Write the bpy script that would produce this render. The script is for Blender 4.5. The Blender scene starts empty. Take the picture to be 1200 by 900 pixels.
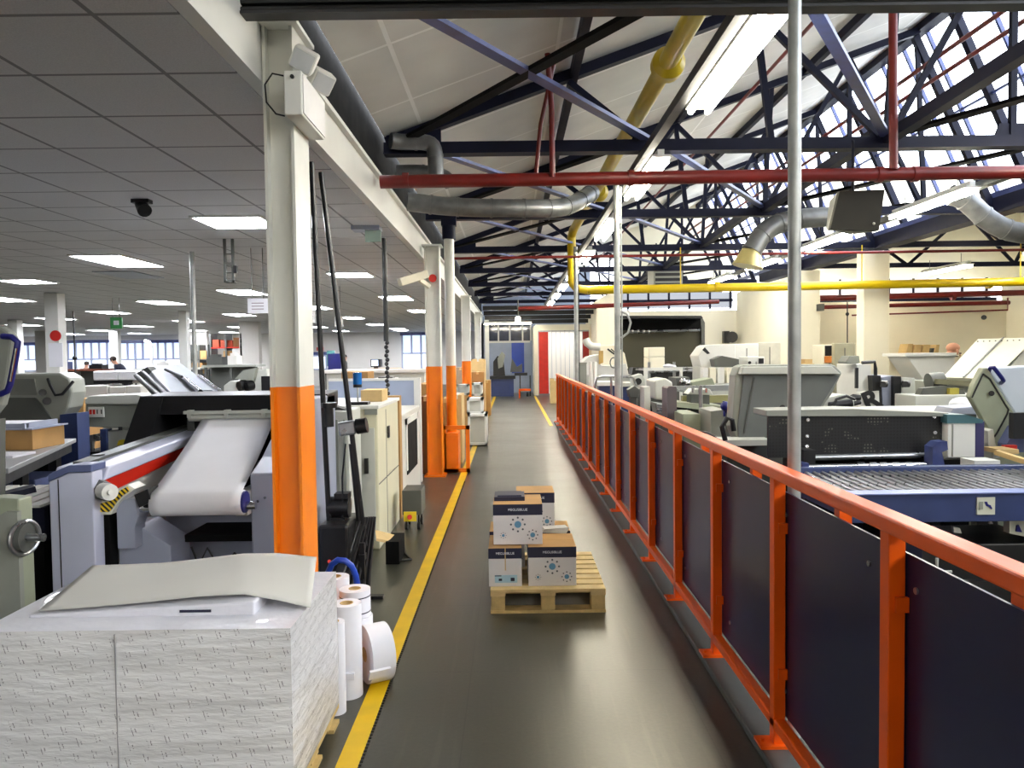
import bpy, bmesh, math, random
from mathutils import Vector, Matrix, Euler
random.seed(7)
sc = bpy.context.scene
COL = sc.collection
PI = math.pi
# ---------------------------------------------------------------- camera
F = 900.0
CAMZ = 1.55
PITCH, ROLL = math.radians(2.2), math.radians(0.72)
_f = Vector((0, math.cos(PITCH), -math.sin(PITCH)))
_u0 = Vector((0, math.sin(PITCH), math.cos(PITCH)))
_r0 = Vector((1, 0, 0))
_r = _r0*math.cos(ROLL) - _u0*math.sin(ROLL)
_u = _u0*math.cos(ROLL) + _r0*math.sin(ROLL)
CAMP = Vector((0, 0, CAMZ))
cam = bpy.data.cameras.new('camera'); cam.sensor_width = 36; cam.lens = 36*F/1200
cam.clip_start = 0.05; cam.clip_end = 300
camo = bpy.data.objects.new('camera', cam); COL.objects.link(camo)
camo.matrix_world = Matrix.Translation(CAMP) @ Matrix((( _r.x, _u.x, -_f.x), (_r.y, _u.y, -_f.y), (_r.z, _u.z, -_f.z))).to_4x4()
sc.camera = camo
def ray(px, py):
    return _f + _r*((px-600)/F) + _u*((450-py)/F)
def P(px, py, Y):            # the place in the room, Y metres down the hall, seen at a pixel of the photo
    d = ray(px, py); return CAMP + d*(Y/d.y)
def G(px, py, z=0.0):        # the place at height z
    d = ray(px, py); return CAMP + d*((z-CAMZ)/d.z)
def X_(px, Y, py=430): return P(px, py, Y).x
def Z_(py, Y, px=600): return P(px, py, Y).z
# ---------------------------------------------------------------- materials
def s2l(c):
    c = c/255.0
    return c/12.92 if c <= 0.04045 else ((c+0.055)/1.055)**2.4
def rgb(r, g, b): return (s2l(r), s2l(g), s2l(b), 1)
_M = {}
def mat(name, c, rough=0.5, metal=0.0, var=0.12, scale=6.0, bump=0.0, bscale=60, emit=None, estr=0, spec=0.5, coat=0):
    if name in _M: return _M[name]
    m = bpy.data.materials.new(name); m.use_nodes = True
    nt = m.node_tree; N = nt.nodes; L = nt.links
    b = N['Principled BSDF']
    b.inputs['Roughness'].default_value = rough; b.inputs['Metallic'].default_value = metal
    b.inputs['Specular IOR Level'].default_value = spec
    b.inputs['Coat Weight'].default_value = coat
    col = rgb(*c)
    b.inputs['Base Color'].default_value = col
    if emit:
        b.inputs['Emission Color'].default_value = rgb(*emit); b.inputs['Emission Strength'].default_value = estr
    if var > 0 or bump > 0:
        tc = N.new('ShaderNodeTexCoord')
        nz = N.new('ShaderNodeTexNoise'); nz.inputs['Scale'].default_value = scale; nz.inputs['Detail'].default_value = 5
        L.new(tc.outputs['Object'], nz.inputs['Vector'])
        mr = N.new('ShaderNodeMapRange'); mr.inputs[1].default_value = .3; mr.inputs[2].default_value = .7
        mr.inputs[3].default_value = 1-var; mr.inputs[4].default_value = 1+var*.6
        L.new(nz.outputs['Fac'], mr.inputs[0])
        mx = N.new('ShaderNodeMix'); mx.data_type = 'RGBA'; mx.blend_type = 'MULTIPLY'; mx.inputs[0].default_value = 1
        mx.inputs[6].default_value = col
        L.new(mr.outputs[0], mx.inputs[7]); L.new(mx.outputs[2], b.inputs['Base Color'])
        m2 = N.new('ShaderNodeMapRange'); m2.inputs[3].default_value = max(.03, rough*.85); m2.inputs[4].default_value = min(1, rough*1.15)
        L.new(nz.outputs['Fac'], m2.inputs[0]); L.new(m2.outputs[0], b.inputs['Roughness'])
        if bump > 0:
            n2 = N.new('ShaderNodeTexNoise'); n2.inputs['Scale'].default_value = bscale; n2.inputs['Detail'].default_value = 3
            L.new(tc.outputs['Object'], n2.inputs['Vector'])
            bp = N.new('ShaderNodeBump'); bp.inputs['Strength'].default_value = bump; bp.inputs['Distance'].default_value = .01
            L.new(n2.outputs['Fac'], bp.inputs['Height']); L.new(bp.outputs[0], b.inputs['Normal'])
    _M[name] = m; return m
def nodes(name):
    m = bpy.data.materials.new(name); m.use_nodes = True
    _M[name] = m
    return m, m.node_tree.nodes, m.node_tree.links, m.node_tree.nodes['Principled BSDF']
def math_(N, L, op, a, b=None, c=None):
    n = N.new('ShaderNodeMath'); n.operation = op
    for i, v in enumerate((a, b, c)):
        if v is None: continue
        if isinstance(v, (int, float)): n.inputs[i].default_value = v
        else: L.new(v, n.inputs[i])
    return n.outputs[0]
def mixc(N, L, fac, a, b):
    n = N.new('ShaderNodeMix'); n.data_type = 'RGBA'
    if isinstance(fac, (int, float)): n.inputs[0].default_value = fac
    else: L.new(fac, n.inputs[0])
    for i, v in ((6, a), (7, b)):
        if isinstance(v, tuple): n.inputs[i].default_value = v
        else: L.new(v, n.inputs[i])
    return n.outputs[2]
# ---------------------------------------------------------------- mesh builder
class MB:
    def __init__(s): s.bm = bmesh.new(); s.m = 0
    def mi(s, i): s.m = i; return s
    def face(s, vs, smooth=False):
        try: f = s.bm.faces.new(vs)
        except ValueError: return None
        f.material_index = s.m; f.smooth = smooth; return f
    def hexa(s, p):          # 8 corners: bottom loop 0-3, top loop 4-7
        v = [s.bm.verts.new(q) for q in p]
        for idx in ((3,2,1,0),(4,5,6,7),(0,1,5,4),(1,2,6,5),(2,3,7,6),(3,0,4,7)): s.face([v[i] for i in idx])
        return s
    def box(s, x0, x1, y0, y1, z0, z1):
        return s.hexa([(x0,y0,z0),(x1,y0,z0),(x1,y1,z0),(x0,y1,z0),(x0,y0,z1),(x1,y0,z1),(x1,y1,z1),(x0,y1,z1)])
    def obox(s, c, size, R):
        c = Vector(c); h = Vector(size)/2; R = R.to_matrix() if isinstance(R, Euler) else R
        pts = [(-1,-1,-1),(1,-1,-1),(1,1,-1),(-1,1,-1),(-1,-1,1),(1,-1,1),(1,1,1),(-1,1,1)]
        return s.hexa([c + R @ Vector((a*h.x,b*h.y,d*h.z)) for a,b,d in pts])
    def bar(s, p, q, w, h, up=(0,0,1)):
        p, q = Vector(p), Vector(q); d = (q-p).normalized(); up = Vector(up)
        sd = d.cross(up)
        if sd.length < 1e-4: sd = d.cross(Vector((0,1,0)))
        sd.normalize(); u = sd.cross(d); a = sd*(w/2); b = u*(h/2)
        return s.hexa([p-a-b, p+a-b, q+a-b, q-a-b, p-a+b, p+a+b, q+a+b, q-a+b])
    def cyl(s, p, q, r, r2=None, n=14, caps=True):
        p, q = Vector(p), Vector(q); r2 = r if r2 is None else r2
        d = (q-p).normalized(); a = d.orthogonal().normalized(); b = d.cross(a)
        A = [s.bm.verts.new(p + (a*math.cos(t)+b*math.sin(t))*r) for t in [2*PI*i/n for i in range(n)]]
        B = [s.bm.verts.new(q + (a*math.cos(t)+b*math.sin(t))*r2) for t in [2*PI*i/n for i in range(n)]]
        for i in range(n): s.face([A[i], A[(i+1)%n], B[(i+1)%n], B[i]], True)
        if caps: s.face(A[::-1]); s.face(B)
        return s
    def ring(s, p, q, ro, ri, n=20):     # hollow roll
        p, q = Vector(p), Vector(q); d = (q-p).normalized(); a = d.orthogonal().normalized(); b = d.cross(a)
        T = [2*PI*i/n for i in range(n)]
        def lp(c, r): return [s.bm.verts.new(c + (a*math.cos(t)+b*math.sin(t))*r) for t in T]
        A, B, C, D = lp(p, ro), lp(q, ro), lp(q, ri), lp(p, ri)
        for U, V, sm in ((A,B,True),(B,C,False),(C,D,True),(D,A,False)):
            for i in range(n): s.face([U[i], U[(i+1)%n], V[(i+1)%n], V[i]], sm)
        return s
    def tube(s, pts, r, n=8):
        pts = [Vector(p) for p in pts]; a = None; rings = []
        for i, p in enumerate(pts):
            d = (pts[min(i+1,len(pts)-1)] - pts[max(i-1,0)]).normalized()
            if a is None: a = d.orthogonal().normalized()
            a = (a - d*a.dot(d)).normalized(); b = d.cross(a)
            rr = r[i] if isinstance(r, (list, tuple)) else r
            rings.append([s.bm.verts.new(p + (a*math.cos(t)+b*math.sin(t))*rr) for t in [2*PI*k/n for k in range(n)]])
        for A, B in zip(rings, rings[1:]):
            for i in range(n): s.face([A[i], A[(i+1)%n], B[(i+1)%n], B[i]], True)
        s.face(rings[0][::-1]); s.face(rings[-1]); return s
    def prism(s, pts, vec):
        vec = Vector(vec); A = [s.bm.verts.new(p) for p in pts]; B = [s.bm.verts.new(Vector(p)+vec) for p in pts]
        s.face(A[::-1]); s.face(B); n = len(pts)
        for i in range(n): s.face([A[i], A[(i+1)%n], B[(i+1)%n], B[i]])
        return s
    def px(s, pts, Y0, Y1):  # a plate or body standing across the hall, front outline at Y0, back at Y1
        return s.prism([P(a, b, Y0) for a, b in pts], (0, Y1-Y0, 0))
    def pbox(s, x0, y0, x1, y1, Y0, Y1):
        a, b = P(x0, y0, Y0), P(x1, y1, Y0)
        return s.box(a.x, b.x, Y0, Y1, b.z, a.z)
    def px_(s, x0, x1, prof):   # body along X with a profile in (y, z)
        return s.prism([(x0, y, z) for y, z in prof], (x1-x0, 0, 0))
    def sphere(s, c, r, sx=1, sy=1, sz=1, n=12):
        m = Matrix.Translation(Vector(c)) @ Matrix.Diagonal((sx*r, sy*r, sz*r, 1))
        g = bmesh.ops.create_uvsphere(s.bm, u_segments=n, v_segments=max(6, n*2//3), radius=1, matrix=m)
        for v in g['verts']:
            for f in v.link_faces: f.smooth = True; f.material_index = s.m
        return s
    def grid(s, fn, nu, nv, smooth=True):
        V = [[s.bm.verts.new(fn(i/nu, j/nv)) for j in range(nv+1)] for i in range(nu+1)]
        for i in range(nu):
            for j in range(nv): s.face([V[i][j], V[i+1][j], V[i+1][j+1], V[i][j+1]], smooth)
        return s
    def mesh(s, name, mats, off=(0,0,0)):
        bmesh.ops.recalc_face_normals(s.bm, faces=s.bm.faces)
        sm = any(f.smooth for f in s.bm.faces)
        if off != (0,0,0): bmesh.ops.translate(s.bm, verts=s.bm.verts, vec=-Vector(off))
        me = bpy.data.meshes.new(name); s.bm.to_mesh(me); s.bm.free()
        for m in (mats if isinstance(mats, (list, tuple)) else [mats]): me.materials.append(m)
        if sm: me.set_sharp_from_angle(angle=math.radians(40))
        return me
def wloc(o):
    v = Vector((0,0,0))
    while o is not None: v += o.location; o = o.parent
    return v
def part(name, mb, m, parent, label=None, bev=0, thick=0):
    off = wloc(parent)
    o = bpy.data.objects.new(name, mb.mesh(name, m, off)); COL.objects.link(o); o.parent = parent
    if label: o['label'] = label
    mods(o, bev, thick); return o
def mods(o, bev, thick=0):
    if thick:
        d = o.modifiers.new('s', 'SOLIDIFY'); d.thickness = thick; d.offset = 0
    if bev:
        d = o.modifiers.new('b', 'BEVEL'); d.width = bev; d.segments = 2; d.limit_method = 'ANGLE'; d.angle_limit = math.radians(35)
def tagit(o, label, cat, group=None, kind=None):
    o['label'] = label; o['category'] = cat
    if group: o['group'] = group
    if kind: o['kind'] = kind
    return o
def thing(name, label, cat, loc, group=None):
    o = bpy.data.objects.new(name, None); COL.objects.link(o); o.location = loc; o.empty_display_size = .1
    return tagit(o, label, cat, group)
def single(name, mb, m, label, cat, loc=(0,0,0), group=None, bev=0, thick=0, kind=None):
    o = bpy.data.objects.new(name, mb.mesh(name, m, loc)); COL.objects.link(o); o.location = loc
    mods(o, bev, thick); return tagit(o, label, cat, group, kind)
def struct(name, mb, m, label=None, parent=None, bev=0):
    o = bpy.data.objects.new(name, mb.mesh(name, m)); COL.objects.link(o)
    if parent: o.parent = parent
    else:
        o['kind'] = 'structure'
    if label: o['label'] = label
    mods(o, bev); return o
def dup(root, delta, label=None, group=None):
    def cp(o, par):
        c = o.copy(); COL.objects.link(c); c.parent = par
        for k in [q for q in bpy.data.objects if q.parent == o]: cp(k, c)
        return c
    kids = [q for q in bpy.data.objects if q.parent == root]
    r = root.copy(); COL.objects.link(r); r.location = Vector(root.location) + Vector(delta)
    for k in kids: cp(k, r)
    if label: r['label'] = label
    if group: r['group'] = group
    return r
def text_mesh(body, size, depth=.0008, off=0):
    c = bpy.data.curves.new('t', 'FONT'); c.body = body; c.size = size; c.align_x = 'CENTER'; c.align_y = 'CENTER'; c.extrude = depth; c.offset = off
    o = bpy.data.objects.new('t', c); COL.objects.link(o)
    bpy.context.view_layer.update()
    dg = bpy.context.evaluated_depsgraph_get()
    me = bpy.data.meshes.new_from_object(o.evaluated_get(dg))
    bpy.data.objects.remove(o); bpy.data.curves.remove(c); return me
def text_part(name, body, size, center, m, parent, R=Euler((PI/2,0,0)), label=None, off=0):
    me = text_mesh(body, size, off=off); me.name = name; me.materials.clear(); me.materials.append(m)
    me.transform(Matrix.Translation(Vector(center)-wloc(parent)) @ R.to_matrix().to_4x4())
    o = bpy.data.objects.new(name, me); COL.objects.link(o); o.parent = parent
    if label: o['label'] = label
    return o
# ---------------------------------------------------------------- palette
WHITE = mat('white_paint', (226,226,220), .45, var=.06, scale=2)
CREAM = mat('cream_wall_paint', (240,234,212), .7, var=.05, scale=1.2)
CREAM2 = mat('pale_wall_paint', (206,203,196), .75, var=.05, scale=1.2)
NAVY = mat("navy_steel", (13,16,38), .55, var=.25, scale=5, spec=.2)
NAVYL = mat('worn_blue_steel', (58,70,122), .35, var=.35, scale=8)
BLACK = mat('black_paint', (16,16,19), .45, var=.2, scale=9)
BLACKM = mat('matt_black', (12,12,13), .8, var=.2, spec=.15)
BLACKP = mat('black_plastic', (20,20,22), .3, var=.15)
ORANGE = mat('orange_enamel', (240,92,8), .34, var=.1, scale=5, spec=.3)
ORANGEC = mat('column_orange', (238,122,6), .4, var=.08, scale=4)
RED = mat('red_oxide_pipe', (108,18,13), .42, var=.25, scale=5)
REDB = mat('bright_red', (200,38,22), .4, var=.15)
YELLOW = mat('gas_yellow', (200,172,8), .35, var=.1, scale=5)
LINEY = mat('line_yellow', (232,190,4), .45, var=.12, scale=7)
GALV = mat('galvanised_steel', (176,180,178), .35, metal=.35, var=.25, scale=9)
DUCT = mat('duct_metal', (112,114,114), .38, metal=.5, var=.3, scale=7)
CHROME = mat('chrome', (215,215,218), .12, metal=1, var=.05)
STEEL = mat('bright_steel', (170,172,174), .28, metal=.85, var=.2, scale=8)
GREYM = mat('machine_grey', (142,145,136), .45, var=.1, scale=3)
GREYL = mat('light_machine_grey', (192,194,186), .42, var=.08, scale=3)
GREYD = mat('dark_machine_grey', (78,80,76), .5, var=.15, scale=4)
GREYB = mat('bluish_grey', (152,158,176), .4, var=.07, scale=3)
OLIVE = mat('olive_grey', (62,60,42), .6, var=.15, scale=2)
GREEN_G = mat('greenish_grey', (150,156,134), .45, var=.14, scale=4)
LILAC = mat('lilac_white', (196,200,222), .38, var=.05, scale=2)
SLATE = mat('slate_blue', (86,96,136), .4, var=.1)
BLUE = mat('machine_blue', (46,60,104), .38, var=.15, scale=6)
BLUEB = mat('bright_blue', (28,66,170), .4, var=.12)
BLUEH = mat('handle_blue', (30,32,110), .35, var=.1)
PAPER = mat('white_paper', (236,236,242), .75, var=.03, scale=3)
PAPERW = mat('warm_paper', (214,212,206), .8, var=.05, scale=4)
BOARD = mat('grey_board', (196,195,189), .85, var=.03, scale=3)
KRAFT = mat('kraft_cardboard', (176,136,84), .85, var=.12, scale=6)
KRAFTL = mat('pale_cardboard', (206,176,122), .85, var=.1, scale=6)
WOOD = mat('pale_pine', (222,196,138), .6, var=.18, scale=10)
WOODE = mat('pine_blocks', (204,178,118), .65, var=.22, scale=14)
TABLE = mat('worktop_grey', (150,151,152), .4, var=.08, scale=3)
SKIN = mat('skin', (196,142,116), .55, var=.05)
CLOTH = mat('dark_clothing', (24,26,46), .85, var=.1)
HAIR = mat('hair', (60,48,40), .7, var=.1)
CARTW = mat('carton_white', (226,224,222), .6, var=.04)
CARTN = mat('carton_navy', (22,24,52), .45, var=.08)
CARTB = mat('carton_blue_dot', (98,150,182), .6, var=.05)
CARTG = mat('carton_grey_dot', (86,92,96), .6, var=.05)
CARTL = mat('carton_label', (168,206,222), .6, var=.05)
PALEB = mat('pale_blue_panel', (160,172,196), .5, var=.08, scale=3)
YELP = mat('yellow_plate', (226,202,40), .5, var=.05)
REDP = mat('red_sign', (206,44,36), .5, var=.05)
GREENP = mat('green_sign', (60,150,80), .5, var=.05)
PANELN = mat('navy_barrier_panel', (22,26,62), .3, spec=.25, var=.12, scale=2)
def emis(name, c, s):
    m = bpy.data.materials.new(name); m.use_nodes = True; N = m.node_tree.nodes
    b = N['Principled BSDF']; b.inputs['Base Color'].default_value = rgb(*c)
    b.inputs['Emission Color'].default_value = rgb(*c); b.inputs['Emission Strength'].default_value = s
    b.inputs['Roughness'].default_value = .4
    _M[name] = m; return m
TUBE = emis('fluorescent_tube', (255,247,228), 54)
PANEL_L = emis('ceiling_panel_light', (244,246,255), 34)
SCREEN = emis('screen_glow', (215,232,255), .9)
LAMPG = emis('lamp_glow', (255,250,240), 4)
# glossy floor
m, N, L, b = nodes('grey_vinyl_floor')
geo = N.new('ShaderNodeNewGeometry')
sp = N.new('ShaderNodeSeparateXYZ'); L.new(geo.outputs['Position'], sp.inputs[0])
nz = N.new('ShaderNodeTexNoise'); nz.inputs['Scale'].default_value = .9; nz.inputs['Detail'].default_value = 7; nz.inputs['Roughness'].default_value = .65
L.new(geo.outputs['Position'], nz.inputs['Vector'])
n2 = N.new('ShaderNodeTexNoise'); n2.inputs['Scale'].default_value = 55; n2.inputs['Detail'].default_value = 4
L.new(geo.outputs['Position'], n2.inputs['Vector'])
base = mixc(N, L, nz.outputs['Fac'], rgb(45,46,40), rgb(67,67,55))
mr = N.new('ShaderNodeMapRange'); mr.inputs[1].default_value = .35; mr.inputs[2].default_value = .65; mr.inputs[3].default_value = 0; mr.inputs[4].default_value = .35
L.new(n2.outputs['Fac'], mr.inputs[0])
base = mixc(N, L, mr.outputs[0], base, rgb(40,40,38))
def seam(coord, period, ph, w):
    t = math_(N, L, 'ADD', coord, ph); t = math_(N, L, 'DIVIDE', t, period); t = math_(N, L, 'FRACT', t)
    return math_(N, L, 'LESS_THAN', t, w/period)
s1 = seam(sp.outputs[0], 1.0, 60.22, .006); s2 = seam(sp.outputs[1], 1.0, 60.3, .008)
ss = math_(N, L, 'MULTIPLY', math_(N, L, 'MAXIMUM', s1, s2), .45)
base = mixc(N, L, ss, base, rgb(22,22,21))
# fine scuffs running along the aisle
mp = N.new('ShaderNodeMapping'); mp.inputs['Scale'].default_value = (9, .5, 1); L.new(geo.outputs['Position'], mp.inputs[0])
n3 = N.new('ShaderNodeTexNoise'); n3.inputs['Scale'].default_value = 3; n3.inputs['Detail'].default_value = 6; L.new(mp.outputs[0], n3.inputs['Vector'])
r3 = N.new('ShaderNodeMapRange'); r3.inputs[1].default_value = .56; r3.inputs[2].default_value = .72; r3.inputs[3].default_value = 0; r3.inputs[4].default_value = .3
L.new(n3.outputs['Fac'], r3.inputs[0]); base = mixc(N, L, r3.outputs[0], base, rgb(84,81,70))
L.new(base, b.inputs['Base Color'])
rr = N.new('ShaderNodeMapRange'); b.inputs['Specular IOR Level'].default_value = .8; b.inputs['Specular Tint'].default_value = (1,.96,.82,1); rr.inputs[3].default_value = .24; rr.inputs[4].default_value = .42; L.new(nz.outputs['Fac'], rr.inputs[0]); L.new(rr.outputs[0], b.inputs['Roughness'])
bp = N.new('ShaderNodeBump'); bp.inputs['Strength'].default_value = .08; bp.inputs['Distance'].default_value = .004
L.new(n2.outputs['Fac'], bp.inputs['Height']); L.new(bp.outputs[0], b.inputs['Normal'])
FLOOR = m
# suspended ceiling tiles
m, N, L, b = nodes('ceiling_tiles')
geo = N.new('ShaderNodeNewGeometry'); sp = N.new('ShaderNodeSeparateXYZ'); L.new(geo.outputs['Position'], sp.inputs[0])
s1 = seam(sp.outputs[0], .6, 60+1.54+.01, .022); s2 = seam(sp.outputs[1], .6, 60-2.9+.01, .022)
ss = math_(N, L, 'MAXIMUM', s1, s2)
nz = N.new('ShaderNodeTexNoise'); nz.inputs['Scale'].default_value = 140; nz.inputs['Detail'].default_value = 3; L.new(geo.outputs['Position'], nz.inputs['Vector'])
nb = N.new('ShaderNodeTexNoise'); nb.inputs['Scale'].default_value = .8; L.new(geo.outputs['Position'], nb.inputs['Vector'])
base = mixc(N, L, nz.outputs['Fac'], rgb(200,200,204), rgb(246,246,248))
base = mixc(N, L, math_(N, L, 'MULTIPLY', nb.outputs['Fac'], .25), base, rgb(176,176,178))
base = mixc(N, L, math_(N, L, 'MULTIPLY', ss, .75), base, rgb(104,104,110))
L.new(base, b.inputs['Base Color']); b.inputs['Roughness'].default_value = .9
bp = N.new('ShaderNodeBump'); bp.inputs['Strength'].default_value = .5; bp.inputs['Distance'].default_value = .004
L.new(math_(N, L, 'SUBTRACT', nz.outputs['Fac'], ss), bp.inputs['Height']); L.new(bp.outputs[0], b.inputs['Normal'])
TILES = m
# white roof lining boards with pale batten lines
m, N, L, b = nodes('roof_lining')
geo = N.new('ShaderNodeNewGeometry'); sp = N.new('ShaderNodeSeparateXYZ'); L.new(geo.outputs['Position'], sp.inputs[0])
s1 = seam(sp.outputs[0], 1.22, 60.6, .03); s2 = seam(sp.outputs[1], 1.13, 60.25, .03)
ss = math_(N, L, 'MAXIMUM', s1, s2)
nz = N.new('ShaderNodeTexNoise'); nz.inputs['Scale'].default_value = 1.6; nz.inputs['Detail'].default_value = 6; L.new(geo.outputs['Position'], nz.inputs['Vector'])
base = mixc(N, L, nz.outputs['Fac'], rgb(196,195,190), rgb(238,237,230))
base = mixc(N, L, math_(N, L, 'MULTIPLY', ss, .8), base, rgb(250,250,246))
L.new(base, b.inputs['Base Color']); b.inputs['Roughness'].default_value = .75
ROOF = m
# skylight glass: thin pane
m = bpy.data.materials.new('skylight_glass'); m.use_nodes = True; N = m.node_tree.nodes; L = m.node_tree.links
N.clear(); o = N.new('ShaderNodeOutputMaterial'); t = N.new('ShaderNodeBsdfTransparent'); t.inputs[0].default_value = (.95,.97,1,1)
g = N.new('ShaderNodeBsdfGlossy'); g.inputs['Roughness'].default_value = .05; mx = N.new('ShaderNodeMixShader'); mx.inputs[0].default_value = .06
L.new(t.outputs[0], mx.inputs[1]); L.new(g.outputs[0], mx.inputs[2]); L.new(mx.outputs[0], o.inputs[0])
GLASS = m
# frosted strip curtain plastic
m = bpy.data.materials.new('curtain_pvc'); m.use_nodes = True; N = m.node_tree.nodes; L = m.node_tree.links
b = N['Principled BSDF']; o = [n for n in N if n.type == 'OUTPUT_MATERIAL'][0]
b.inputs['Base Color'].default_value = rgb(240,240,242); b.inputs['Roughness'].default_value = .25
t = N.new('ShaderNodeBsdfTranslucent'); t.inputs[0].default_value = rgb(250,250,252); mx = N.new('ShaderNodeMixShader'); mx.inputs[0].default_value = .7
L.new(b.outputs[0], mx.inputs[1]); L.new(t.outputs[0], mx.inputs[2]); L.new(mx.outputs[0], o.inputs[0])
PVC = m
# column paint: white above, orange below 1.40 m
m, N, L, b = nodes('column_paint')
geo = N.new('ShaderNodeNewGeometry'); sp = N.new('ShaderNodeSeparateXYZ'); L.new(geo.outputs['Position'], sp.inputs[0])
lt = math_(N, L, 'LESS_THAN', sp.outputs[2], 1.41)
nz = N.new('ShaderNodeTexNoise'); nz.inputs['Scale'].default_value = 5; nz.inputs['Detail'].default_value = 5; L.new(geo.outputs['Position'], nz.inputs['Vector'])
wc = mixc(N, L, nz.outputs['Fac'], rgb(206,206,198), rgb(232,232,224)); oc = mixc(N, L, nz.outputs['Fac'], rgb(230,112,2), rgb(250,142,8))
L.new(mixc(N, L, lt, wc, oc), b.inputs['Base Color']); b.inputs['Roughness'].default_value = .35
COLP = m
# ream wrap seen through stretch film
m, N, L, b = nodes('wrapped_reams')
geo = N.new('ShaderNodeTexCoord'); sp = N.new('ShaderNodeSeparateXYZ'); L.new(geo.outputs['Object'], sp.inputs[0])
u = math_(N, L, 'ADD', sp.outputs[0], math_(N, L, 'MULTIPLY', sp.outputs[1], .9)); v = sp.outputs[2]
ur = math_(N, L, 'ADD', math_(N, L, 'MULTIPLY', u, .96), math_(N, L, 'MULTIPLY', v, .28)); vr = math_(N, L, 'SUBTRACT', v, math_(N, L, 'MULTIPLY', u, .2))
row = math_(N, L, 'FLOOR', math_(N, L, 'DIVIDE', vr, .052))
uu = math_(N, L, 'ADD', ur, math_(N, L, 'MULTIPLY', row, .037))
fu = math_(N, L, 'FRACT', math_(N, L, 'DIVIDE', uu, .062)); fv = math_(N, L, 'FRACT', math_(N, L, 'DIVIDE', vr, .052))
def band(x, a, bb): return math_(N, L, 'MULTIPLY', math_(N, L, 'GREATER_THAN', x, a), math_(N, L, 'LESS_THAN', x, bb))
d1 = math_(N, L, 'MULTIPLY', band(fu, .30, .345), band(fv, .15, .8)); d2 = math_(N, L, 'MULTIPLY', band(fu, .48, .54), band(fv, .28, .62))
dd = math_(N, L, 'MAXIMUM', d1, d2)
cn = N.new('ShaderNodeTexNoise'); cn.inputs['Scale'].default_value = 170; L.new(geo.outputs['Object'], cn.inputs['Vector'])
dd = math_(N, L, 'MULTIPLY', dd, math_(N, L, 'GREATER_THAN', cn.outputs['Fac'], .49))
nz = N.new('ShaderNodeTexNoise'); nz.inputs['Scale'].default_value = 3; nz.inputs['Detail'].default_value = 5; L.new(geo.outputs['Object'], nz.inputs['Vector'])
base = mixc(N, L, nz.outputs['Fac'], rgb(206,206,208), rgb(230,230,230))
base = mixc(N, L, math_(N, L, 'MULTIPLY', dd, .85), base, rgb(96,92,100))
mp = N.new('ShaderNodeMapping'); mp.inputs['Scale'].default_value = (2.0, 2.0, 9); mp.inputs['Rotation'].default_value = (0, .18, 0); L.new(geo.outputs['Object'], mp.inputs[0])
wr = N.new('ShaderNodeTexNoise'); wr.inputs['Scale'].default_value = 2.2; wr.inputs['Detail'].default_value = 6; L.new(mp.outputs[0], wr.inputs['Vector'])
L.new(base, b.inputs['Base Color']); b.inputs['Roughness'].default_value = .35; b.inputs['Coat Weight'].default_value = .7; b.inputs['Coat Roughness'].default_value = .12
bp = N.new('ShaderNodeBump'); bp.inputs['Strength'].default_value = .8; bp.inputs['Distance'].default_value = .02
L.new(wr.outputs['Fac'], bp.inputs['Height']); L.new(bp.outputs[0], b.inputs['Normal']); L.new(bp.outputs[0], b.inputs['Coat Normal'])
REAM = m
# crumpled clear film over white wrap (top)
REAMT = mat('film_top', (222,222,230), .4, var=.05, bump=1, bscale=9, coat=.3)
# hazard tape
m, N, L, b = nodes('hazard_tape')
geo = N.new('ShaderNodeNewGeometry'); sp = N.new('ShaderNodeSeparateXYZ'); L.new(geo.outputs['Position'], sp.inputs[0])
t = math_(N, L, 'ADD', math_(N, L, 'ADD', sp.outputs[0], sp.outputs[2]), sp.outputs[1])
t = math_(N, L, 'LESS_THAN', math_(N, L, 'FRACT', math_(N, L, 'MULTIPLY', math_(N, L, 'ADD', t, 50), 34)), .5)
L.new(mixc(N, L, t, rgb(236,200,20), rgb(14,14,14)), b.inputs['Base Color'])
HAZ = m
# perforated black guard
m, N, L, b = nodes('perforated_guard')
tc = N.new('ShaderNodeTexCoord'); sp = N.new('ShaderNodeSeparateXYZ'); L.new(tc.outputs['Object'], sp.inputs[0])
fx = math_(N, L, 'SUBTRACT', math_(N, L, 'FRACT', math_(N, L, 'DIVIDE', sp.outputs[0], .022)), .5); fz = math_(N, L, 'SUBTRACT', math_(N, L, 'FRACT', math_(N, L, 'DIVIDE', sp.outputs[2], .022)), .5)
rr = math_(N, L, 'SQRT', math_(N, L, 'ADD', math_(N, L, 'MULTIPLY', fx, fx), math_(N, L, 'MULTIPLY', fz, fz)))
hole = math_(N, L, 'LESS_THAN', rr, .27)
nn = N.new('ShaderNodeTexNoise'); nn.inputs['Scale'].default_value = 7; L.new(tc.outputs['Object'], nn.inputs['Vector'])
back = mixc(N, L, math_(N, L, 'GREATER_THAN', nn.outputs['Fac'], .61), rgb(4,4,5), rgb(90,88,80))  # pale patches in the holes are painted highlights
L.new(mixc(N, L, hole, rgb(24,24,27), back), b.inputs['Base Color']); b.inputs['Roughness'].default_value = .4
PERF = m
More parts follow.
